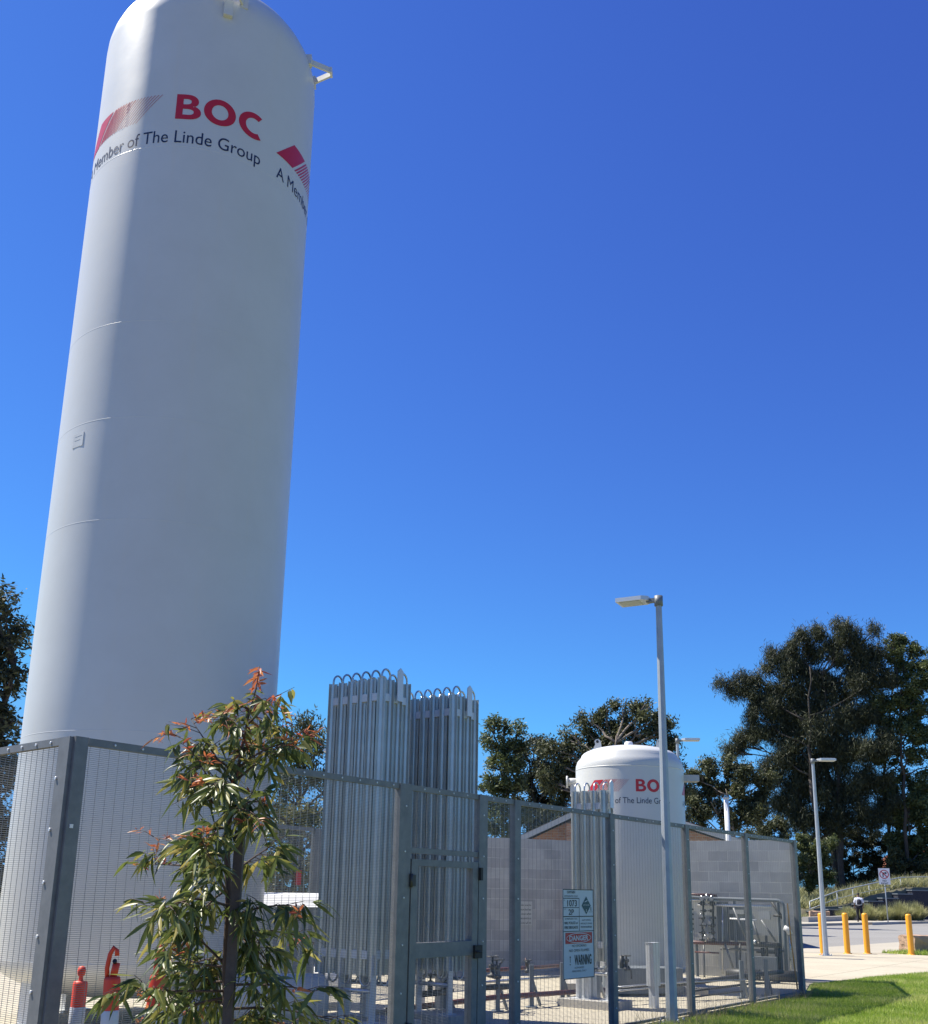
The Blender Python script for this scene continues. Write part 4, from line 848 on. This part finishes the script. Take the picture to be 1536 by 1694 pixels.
for s_, p in ((0, (-.12, .1)), (1, (.12, -.1))): m = MB(); m.tube([(p[0], p[1] - .1, .05), (p[0], p[1] + .02, .06), (p[0], p[1] + .16, .04)], [.045, .05, .035], 10); m.build('shoe', M['black'], per)

# ------------------------------------------------------------------ houses
hs_ = thing('brick_house', 'orange brick house with brown tiled gable roof behind the blockwork wall', 'house', (0, 0, 0)); HD = 36
eL = at(852, 1394, HD); pk = at(1004, 1326, HD); eR = at(1216, 1393, HD)
dv = Vector((eR.x - eL.x, eR.y - eL.y, 0)); Lh = dv.length; dv.normalize(); bk = Vector((-dv.y, dv.x, 0)); kx = (Vector((pk.x, pk.y, 0)) - Vector((eL.x, eL.y, 0))).dot(dv)
hs_.location = (eL.x, eL.y, 0); hs_.rotation_euler = (0, 0, math.atan2(dv.y, dv.x)); ze, zp, zr = eL.z, pk.z, eR.z; DEP = 9
m = MB(); m.add([(.3, 0, 0), (Lh - .3, 0, 0), (Lh - .3, 0, zr), (kx, 0, zp - .1), (.3, 0, ze), (.3, DEP, 0), (Lh - .3, DEP, 0), (Lh - .3, DEP, zr), (kx, DEP, zp - .1), (.3, DEP, ze)], [(0, 1, 2, 3, 4), (9, 8, 7, 6, 5), (1, 6, 7, 2), (5, 0, 4, 9)])
m.box(1.78, 2.15, -.5, -.003, 0, ze + .62); wallo = m.build('wall', M['brick'], hs_)
m = MB(); th = .14
for (xa, za), (xb, zb2) in (((-.2, ze - .12), (kx, zp)), ((kx, zp), (Lh + .3, zr - .1))):
    vs = [(xa, -.45, za), (xb, -.45, zb2), (xb, DEP + .3, zb2), (xa, DEP + .3, za), (xa, -.45, za + th), (xb, -.45, zb2 + th), (xb, DEP + .3, zb2 + th), (xa, DEP + .3, za + th)]
    m.add(vs, [(3, 2, 1, 0), (4, 5, 6, 7), (0, 1, 5, 4), (1, 2, 6, 5), (2, 3, 7, 6), (3, 0, 4, 7)])
rf = m.build('roof', M['tiles'], hs_)
m = MB(); 
for (xa, za), (xb, zb2) in (((-.2, ze - .1), (kx - .003, zp + .02)), ((kx + .003, zp + .02), (Lh + .3, zr - .08))): m.bar((xa, -.48, za), (xb, -.48, zb2), .05, .17)
m.build('bargeboard', M['palegrey'], hs_)
h2 = thing('brick_house', 'distant house with terracotta roof glimpsed through the trees at the right edge', 'house', (0, 0, 0)); p = at(1532, 1440, 125); h2.location = (p.x, p.y, 0); h2.rotation_euler = (0, 0, R_(-24))
m = MB(); m.box(-5, 9, 0, 8, 0, 5); m.build('wall', M['white'], h2)
m = MB(); m.add([(-5.5, -.6, 4.9), (9.5, -.6, 4.9), (9.5, 8.6, 4.9), (-5.5, 8.6, 4.9), (-2.5, 4, 7.4), (6.5, 4, 7.4)], [(0, 1, 5, 4), (1, 2, 5), (2, 3, 4, 5), (3, 0, 4), (3, 2, 1, 0)]); m.build('roof', M['terracotta'], h2)

# ------------------------------------------------------------------ trees
def leafcloud(name, lobes, m, parent, per_m2, leaf=(.2, .08), droop=.5, sub=14, seed=1, sig=.16, flat=.9, up=0):
    """lobes: (centre Vector, radius). leaves gather in twig clumps scattered through every lobe"""
    rg = np.random.default_rng(seed); V3, SH = [], []
    for c, r in lobes:
        k = max(6, int(sub * r * r)); n = int(per_m2 * math.pi * r * r)
        d = rg.normal(size=(k, 3)); d /= np.linalg.norm(d, axis=1)[:, None]; rad = r * rg.random(k) ** .45
        cc = np.array(c) + d * rad[:, None] * np.array([1, 1, flat]); csh = rg.normal(0, .16, k)
        idx = rg.integers(0, k, n); s_ = (sig + .10 * rg.random(k)) * min(2.0, max(.8, r / 1.6)); pos = cc[idx] + rg.normal(size=(n, 3)) * s_[idx][:, None] * np.array([1, 1, .75 + droop * .5])
        L = leaf[0] * rg.uniform(.6, 1.4, n); Wd = leaf[1] * rg.uniform(.6, 1.4, n)
        ax = rg.normal(size=(n, 3)); ax[:, 2] = ax[:, 2] * .6 - droop * 1.6 + up * 1.5; ax /= np.linalg.norm(ax, axis=1)[:, None]
        t = rg.normal(size=(n, 3)); sd = np.cross(ax, t); sd /= np.linalg.norm(sd, axis=1)[:, None]
        a, b2 = ax * L[:, None] / 2, sd * Wd[:, None] / 2
        V3.append(np.stack([pos - a, pos + b2 * .9, pos + a, pos - b2 * .9], 1)); SH.append(np.clip(rg.normal(.45, .22, n) + csh[idx], 0, 1))
    v = np.concatenate(V3); sh = np.concatenate(SH); n = len(v)
    return raw_mesh(name, v.reshape(-1, 3), np.arange(4 * n).reshape(-1, 4), np.repeat(sh, 4), m, None, parent)
def limb(mb, a, b_, r0, r1, rg, n=6, wob=.06):
    a = Vector(a); b_ = Vector(b_); L = (b_ - a).length; pts = []
    for i in range(n + 1):
        t = i / n; p = a.lerp(b_, t); p.z += math.sin(t * math.pi) * -.04 * L * rg.uniform(-.5, 1)
        if 0 < i < n: p += Vector((rg.uniform(-1, 1), rg.uniform(-1, 1), rg.uniform(-.5, .5))) * wob * L / n * 2
        pts.append(p)
    mb.tube(pts, [r0 + (r1 - r0) * i / n for i in range(n + 1)], 7)
def tree(name, label, D, basepx, lobes, m, per_m2, leaf, trunk_r=.25, droop=.5, seed=1, bark='trunk', depth=.6, stems=1, sub=14, cat='tree', group=None, sig=.16, limbs=True):
    rg = random.Random(seed); base = at(basepx, 1500, D); base.z = 0
    t = thing(name, label, cat, base, 0, group)
    LB = []
    for (x, y, r) in lobes:
        rr = r * D / 1716; c = at(x, y, D + rg.uniform(-1, 1) * rr * depth); LB.append((c - base, rr))
    topz = max(c.z for c, _ in LB); mb = MB()
    cx = sum(c.x for c, _ in LB) / len(LB); forks = []
    for s_ in range(stems):
        off = Vector((rg.uniform(-1, 1), rg.uniform(-1, 1), 0)) * (.0 if stems == 1 else trunk_r * 5); f = Vector((cx * .5 + off.x * 1.5, off.y * 1.5, topz * (.42 + .12 * rg.random()))); limb(mb, off - Vector((0, 0, .2)), f, trunk_r, trunk_r * .6, rg, 8, .05); top = Vector((f.x + (cx - f.x) * .6 + rg.uniform(-.5, .5), f.y, topz * .85)); limb(mb, f, top, trunk_r * .6, trunk_r * .15, rg, 7, .08); forks.append((f, top))
    if limbs:
        for c, r in LB:
            f, top = rg.choice(forks); s0 = f.lerp(top, min(.9, max(0, (c.z - f.z) / max(.1, top.z - f.z) - .35))) if c.z > f.z else Vector((f.x, f.y, max(.5, c.z * .7)))
            limb(mb, s0, c, trunk_r * .32, .03, rg, 6, .1)
            for _ in range(4):
                e = c + Vector((rg.gauss(0, 1), rg.gauss(0, 1), rg.gauss(.2, .8))).normalized() * r * .85; limb(mb, c.lerp(s0, .25), e, .045, .012, rg, 4, .1)
    mb.build('trunk', M[bark], t)
    leafcloud('crown', LB, m, t, per_m2, leaf, droop, sub, seed, sig)
    return t
G = 'trees standing beyond the compound'
tree('eucalyptus_tree', 'dark leafy tree cut by the left edge of the photo', 26, -40, [(-10, 1000, 40), (15, 1045, 30), (-5, 1080, 42), (10, 1130, 32), (-25, 1150, 40), (12, 1190, 26), (-15, 1210, 36), (-60, 1080, 60), (-60, 1180, 60), (-5, 1250, 30), (5, 1290, 34), (-10, 1350, 40), (0, 1400, 40), (-10, 1450, 40), (-60, 1300, 60), (-90, 1250, 60)], M['fol_dark'], 900, (.16, .06), .2, .2, 11, sub=26, group=G)
tree('eucalyptus_tree', 'sparse grey tree between the big tank and the finned tubes', 34, 500, [(480, 1215, 26), (510, 1200, 22), (530, 1235, 24), (495, 1250, 30), (470, 1285, 28), (520, 1280, 30), (545, 1300, 26), (485, 1320, 30), (525, 1335, 34), (460, 1345, 30), (440, 1250, 24)], M['fol_mid'], 620, (.17, .05), .14, .7, 12, sub=12, group=G)
tree('hedge_shrub', 'yellowish shrub behind the back mesh fence', 22, 490, [(480, 1355, 26), (510, 1345, 26), (450, 1380, 30), (490, 1390, 34), (525, 1385, 30), (460, 1425, 34), (500, 1430, 36), (535, 1430, 34), (480, 1470, 36), (525, 1480, 36), (445, 1470, 34)], M['fol_hedge'], 1300, (.10, .045), .05, .1, 13, sub=30, group=None, cat='shrub', sig=.09)
tree('eucalyptus_tree', 'slender dark tree standing just right of the gate side finned tubes', 50, 822, [(812, 1200, 11), (820, 1195, 10), (835, 1203, 13), (815, 1225, 18), (840, 1230, 18), (860, 1208, 11), (858, 1235, 15), (825, 1262, 24), (852, 1265, 20), (812, 1300, 22), (840, 1305, 24), (808, 1340, 20), (835, 1345, 18), (860, 1300, 18), (815, 1372, 18), (845, 1375, 18), (860, 1345, 16)], M['fol_green'], 800, (.2, .075), .13, .3, 14, sub=16, group=G, stems=2)
tree('eucalyptus_tree', 'round topped dark tree between the slender one and the squat tank', 54, 885, [(885, 1232, 15), (900, 1245, 16), (875, 1255, 18), (905, 1270, 20), (880, 1285, 22), (910, 1300, 20), (890, 1320, 24), (870, 1330, 20), (915, 1335, 18), (895, 1350, 20), (865, 1355, 16), (885, 1372, 18), (920, 1372, 20), (905, 1352, 20)], M['fol_dark'], 850, (.2, .075), .14, .3, 15, sub=16, group=G)
tree('eucalyptus_tree', 'wide olive green tree rising behind the squat tank', 48, 1030, [(945, 1225, 20), (955, 1260, 26), (975, 1215, 18), (1000, 1190, 22), (1035, 1172, 20), (1065, 1172, 18), (1085, 1190, 18), (1025, 1205, 26), (1060, 1205, 26), (1090, 1215, 20), (985, 1240, 28), (1020, 1240, 30), (1060, 1240, 28), (1100, 1240, 22), (940, 1290, 24), (960, 1310, 26), (1000, 1290, 28), (1090, 1275, 26), (935, 1330, 22), (1115, 1265, 16), (960, 1350, 24), (940, 1370, 22), (910, 1245, 18), (930, 1240, 22), (905, 1290, 20), (970, 1190, 16), (1105, 1200, 16), (1110, 1235, 18), (925, 1265, 18), (920, 1300, 18), (1120, 1300, 20), (1125, 1340, 22)], M['fol_mid'], 850, (.2, .07), .2, .4, 16, sub=14, group=G, stems=2, bark='palebark')
tree('eucalyptus_tree', 'low grey green tree filling the gap right of the squat tank', 60, 1190, [(1150, 1285, 18), (1175, 1275, 20), (1205, 1270, 20), (1235, 1275, 20), (1160, 1310, 20), (1190, 1305, 22), (1225, 1305, 24), (1150, 1335, 18), (1180, 1340, 20), (1215, 1340, 24), (1250, 1320, 24), (1250, 1350, 24), (1160, 1365, 18), (1205, 1365, 20), (1140, 1320, 16), (1270, 1290, 20)], M['fol_mid'], 950, (.22, .08), .11, .4, 17, sub=12, group=G, stems=2, bark='palebark')
tree('casuarina_tree', 'huge dark feathery casuarina, widest and tallest tree at the right', 95, 1380,
     [(1192, 1134, 9), (1210, 1137, 13), (1232, 1140, 15), (1228, 1120, 9), (1250, 1130, 12), (1255, 1155, 18), (1280, 1145, 16), (1275, 1080, 10), (1290, 1092, 14), (1272, 1108, 11), (1310, 1075, 16), (1300, 1110, 18), (1330, 1060, 15), (1355, 1042, 13), (1350, 1075, 20), (1325, 1100, 22), (1395, 1038, 13), (1405, 1055, 17), (1380, 1080, 20), (1425, 1070, 17), (1450, 1045, 9), (1445, 1090, 20), (1410, 1100, 22), (1355, 1125, 24), (1310, 1140, 22), (1285, 1175, 24), (1245, 1180, 16), (1220, 1235, 14), (1205, 1242, 10), (1240, 1225, 18), (1265, 1215, 22), (1300, 1205, 26), (1340, 1170, 28), (1385, 1150, 28), (1430, 1135, 26), (1460, 1120, 20), (1345, 1215, 30), (1390, 1200, 30), (1435, 1185, 28), (1300, 1250, 26), (1340, 1265, 28), (1385, 1250, 30), (1430, 1240, 28), (1280, 1280, 22), (1320, 1305, 26), (1365, 1310, 28), (1410, 1300, 28), (1450, 1290, 24), (1465, 1230, 22), (1300, 1335, 24), (1340, 1355, 26), (1385, 1360, 28), (1430, 1350, 26), (1465, 1340, 22)],
     M['fol_dark'], 900, (.42, .055), .26, .75, 18, sub=11, group=G, stems=5, sig=.34)
tree('eucalyptus_tree', 'broad leaved green tree at the right edge, beside the dark casuarina', 96, 1500, [(1475, 1062, 13), (1495, 1058, 13), (1512, 1075, 15), (1480, 1085, 16), (1500, 1100, 18), (1525, 1105, 14), (1480, 1125, 18), (1512, 1135, 20), (1535, 1130, 14), (1490, 1165, 18), (1525, 1175, 18), (1500, 1200, 18), (1540, 1215, 20), (1480, 1235, 15), (1515, 1250, 18), (1490, 1285, 16), (1530, 1295, 18), (1505, 1325, 16), (1480, 1355, 15), (1530, 1350, 16), (1560, 1100, 30), (1570, 1180, 30), (1570, 1260, 30), (1500, 1385, 14), (1462, 1160, 20), (1470, 1200, 22), (1462, 1250, 22), (1468, 1300, 22), (1475, 1330, 20), (1515, 1215, 22), (1505, 1160, 22), (1520, 1320, 24), (1495, 1350, 24), (1535, 1385, 24), (1555, 1340, 28), (1480, 1395, 20), (1515, 1400, 20), (1550, 1420, 24)], M['fol_green'], 620, (.26, .11), .2, .25, 19, sub=16, group=G, stems=2, sig=.2)
for i, (x, D, lab, lob, mm) in enumerate((
    (1335, 86, 'dark bushy shrub at the foot of the casuarina near the black picket fence', [(1325, 1400, 20), (1350, 1395, 20), (1335, 1430, 20), (1360, 1425, 18), (1345, 1455, 17), (1322, 1450, 16), (1368, 1450, 16), (1375, 1400, 16)], 'fol_green'),
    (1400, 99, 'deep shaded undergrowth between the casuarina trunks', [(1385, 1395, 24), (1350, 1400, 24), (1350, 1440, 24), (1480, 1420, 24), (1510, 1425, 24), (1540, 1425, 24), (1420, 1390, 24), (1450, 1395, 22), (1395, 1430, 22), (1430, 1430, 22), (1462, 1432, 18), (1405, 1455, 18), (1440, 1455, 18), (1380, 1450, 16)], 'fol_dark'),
    (1495, 95, 'grey green shrub above the handrail behind the traffic sign', [(1480, 1415, 15), (1500, 1430, 16), (1475, 1440, 15), (1520, 1440, 14), (1497, 1452, 12), (1535, 1450, 15), (1545, 1430, 14)], 'fol_mid'),
    (1290, 84, 'olive undergrowth left of the casuarina above the block wall', [(1255, 1375, 18), (1285, 1370, 22), (1240, 1385, 14), (1270, 1400, 20), (1300, 1395, 20), (1290, 1425, 20), (1310, 1440, 18)], 'fol_mid'))):
    tree('shrub', lab, D, x, lob, M[mm], 600, (.26, .09), .1, .3, 30 + i, sub=12, cat='shrub', group='shrubs under the trees at the right')

# ------------------------------------------------------------------ young gum in front of the fence
def sapling():
    D = 5.5; base = at(384, 1500, D); base.z = 0
    t = thing('gum_sapling', 'young gum tree with long drooping leaves and orange new tips before the big tank', 'young tree', base)
    loc = lambda x, y, dd=0: at(x, y, D + dd) - base
    rg = random.Random(5); mb = MB()
    main = [Vector((0, 0, -.05)), loc(376, 1694), loc(374, 1600), loc(379, 1500), loc(376, 1420), loc(377, 1380), loc(384, 1330), loc(392, 1280), loc(402, 1230), loc(412, 1180), loc(424, 1140), loc(430, 1102)]
    mb.tube(main, [.026, .022, .02, .018, .016, .014, .011, .009, .007, .005, .0035, .002], 8)
    segs = [((376, 1600), (300, 1520), (262, 1500)), ((375, 1640), (260, 1640), (205, 1640)), ((374, 1650), (280, 1670), (225, 1690)), ((377, 1630), (450, 1625), (520, 1640)), ((376, 1670), (460, 1660), (560, 1690)), ((378, 1500), (320, 1470), (262, 1510)),
            ((376, 1420), (320, 1400), (255, 1385)), ((376, 1440), (300, 1430), (250, 1430)), ((377, 1470), (330, 1500), (300, 1560)), ((378, 1520), (440, 1490), (500, 1500)), ((378, 1560), (440, 1520), (520, 1560)), ((378, 1450), (430, 1410), (450, 1400)),
            ((380, 1350), (330, 1310), (305, 1290)), ((384, 1330), (340, 1290), (325, 1250)), ((388, 1300), (350, 1240), (316, 1190)), ((392, 1280), (330, 1230), (285, 1215)), ((398, 1250), (440, 1200), (470, 1190)), ((392, 1290), (450, 1240), (508, 1205)), ((395, 1270), (440, 1230), (480, 1230)), ((404, 1220), (380, 1180), (365, 1185)), ((408, 1200), (440, 1170), (452, 1150)), ((414, 1175), (392, 1160), (380, 1175)),
            ((400, 1240), (420, 1230), (440, 1235)), ((384, 1335), (420, 1320), (440, 1330)), ((382, 1345), (400, 1330), (425, 1350)), ((386, 1310), (360, 1290), (345, 1300)), ((378, 1590), (340, 1580), (310, 1600)), ((376, 1660), (330, 1650), (300, 1680)), ((378, 1540), (420, 1560), (450, 1600)), ((377, 1480), (355, 1440), (340, 1400)), ((376, 1510), (410, 1530), (430, 1560)), ((380, 1370), (350, 1370), (330, 1380)), ((377, 1690), (420, 1680), (470, 1694)), ((377, 1600), (320, 1600), (275, 1570)), ((376, 1625), (350, 1620), (320, 1640))]
    LV, LF, LSH, NV, NF, NS = [], [], [], [], [], []
    def leaf(p, d, L, wd, tgt, sh):
        d = Vector(d).normalized(); s_ = d.cross(Vector((rg.gauss(0, 1), rg.gauss(0, 1), rg.gauss(0, 1)))).normalized(); nn = d.cross(s_); vs = []
        cur = rg.uniform(-.2, .2); side = rg.uniform(-.25, .25)
        for k, (u_, wv) in enumerate(((0, .08), (.25, .8), (.5, 1), (.75, .62), (1, .04))):
            c = p + d * L * u_ + nn * L * cur * u_ * u_ + s_ * L * side * u_ * u_ + Vector((0, 0, -L * .25 * u_ * u_)); w2 = wd / 2 * wv
            vs += [c - s_ * w2 + nn * w2 * .35, c, c + s_ * w2 + nn * w2 * .35]
        A, Fc, Sc = tgt; n = len(A); A += [tuple(v) for v in vs]; Sc += [sh] * len(vs)
        for k in range(4):
            for q in (0, 1): i = n + k * 3 + q; Fc.append((i, i + 1, i + 4, i + 3))
    for si, (a, b_, c) in enumerate(segs):
        dd = rg.uniform(-.45, .45); P0, P1, P2 = loc(*a), loc(b_[0], b_[1], dd * .5), loc(c[0], c[1], dd)
        pts = [P0.lerp(P1, k / 4).lerp(P1.lerp(P2, k / 4), k / 4) for k in range(5)]; mb.tube(pts, [.0075, .006, .0045, .0032, .0018], 6)
        nt_ = 11
        for k in range(nt_):
            u_ = .25 + .75 * k / (nt_ - 1); b0 = P0.lerp(P1, u_).lerp(P1.lerp(P2, u_), u_); dr_ = Vector((rg.gauss(0, 1), rg.gauss(0, 1), rg.gauss(.0, .6))).normalized(); L2 = rg.uniform(.06, .16) * (1.1 if u_ < .9 else .8); e = b0 + dr_ * L2 + (P2 - P1).normalized() * .04
            mb.tube([b0, b0.lerp(e, .5) + Vector((0, 0, .01)), e], [.0028, .002, .0012], 4)
            tipz = u_ > .8 and rg.random() < (.9 if c[1] < 1440 and c[1] != 1400 else .45)
            for q in range(7 if not tipz else 6):
                p = b0.lerp(e, rg.uniform(.2, 1)); dv_ = Vector((rg.gauss(0, .65), rg.gauss(0, .65), -rg.uniform(-.1, 1.15))) + dr_ * .5
                if a[1] > 1440: dv_ += (P2 - P1).normalized() * .5
                if tipz: leaf(p, dv_ + Vector((0, 0, .9)), rg.uniform(.035, .075), rg.uniform(.008, .016), (NV, NF, NS), rg.random())
                else:
                    dead = (b0.z < .62 and rg.random() < .6); leaf(p, dv_, rg.uniform(.07, .155) * (.7 if b0.z > 2.2 else 1), rg.uniform(.016, .028), (NV, NF, NS) if dead else (LV, LF, LSH), min(1, max(0, rg.gauss(.38, .25) + (.5 if rg.random() < .1 else 0))))
    for k in range(90):
        u_ = rg.uniform(.66, 1); i = min(10, int(u_ * 11)); p = main[i].lerp(main[i + 1], rg.random()); leaf(p, (rg.gauss(0, 1), rg.gauss(0, 1), rg.uniform(-1, .3)), rg.uniform(.04, .09), .015, (NV, NF, NS) if i > 9 or rg.random() < .35 else (LV, LF, LSH), rg.random())
    mb.build('stem', M['bark'], t)
    raw_mesh('foliage', np.array(LV), np.array(LF), LSH, M['leafA'], None, t)
    o = raw_mesh('new_growth', np.array(NV), np.array(NF), NS, M['leafnew'], None, t); o['label'] = 'orange and red young or dying leaves'
    return t
sapling()
sk_ = thing('timber_stake', 'dark hardwood stake driven in beside the young gum', 'stake', (0, 0, 0)); a = at(392, 1500, 5.35); a.z = 0; b2 = at(398, 1374, 5.35)
m = MB(); m.bar(a - Vector((0, 0, .1)), b2, .045, .045); m.build('shaft', M['stake'], sk_)
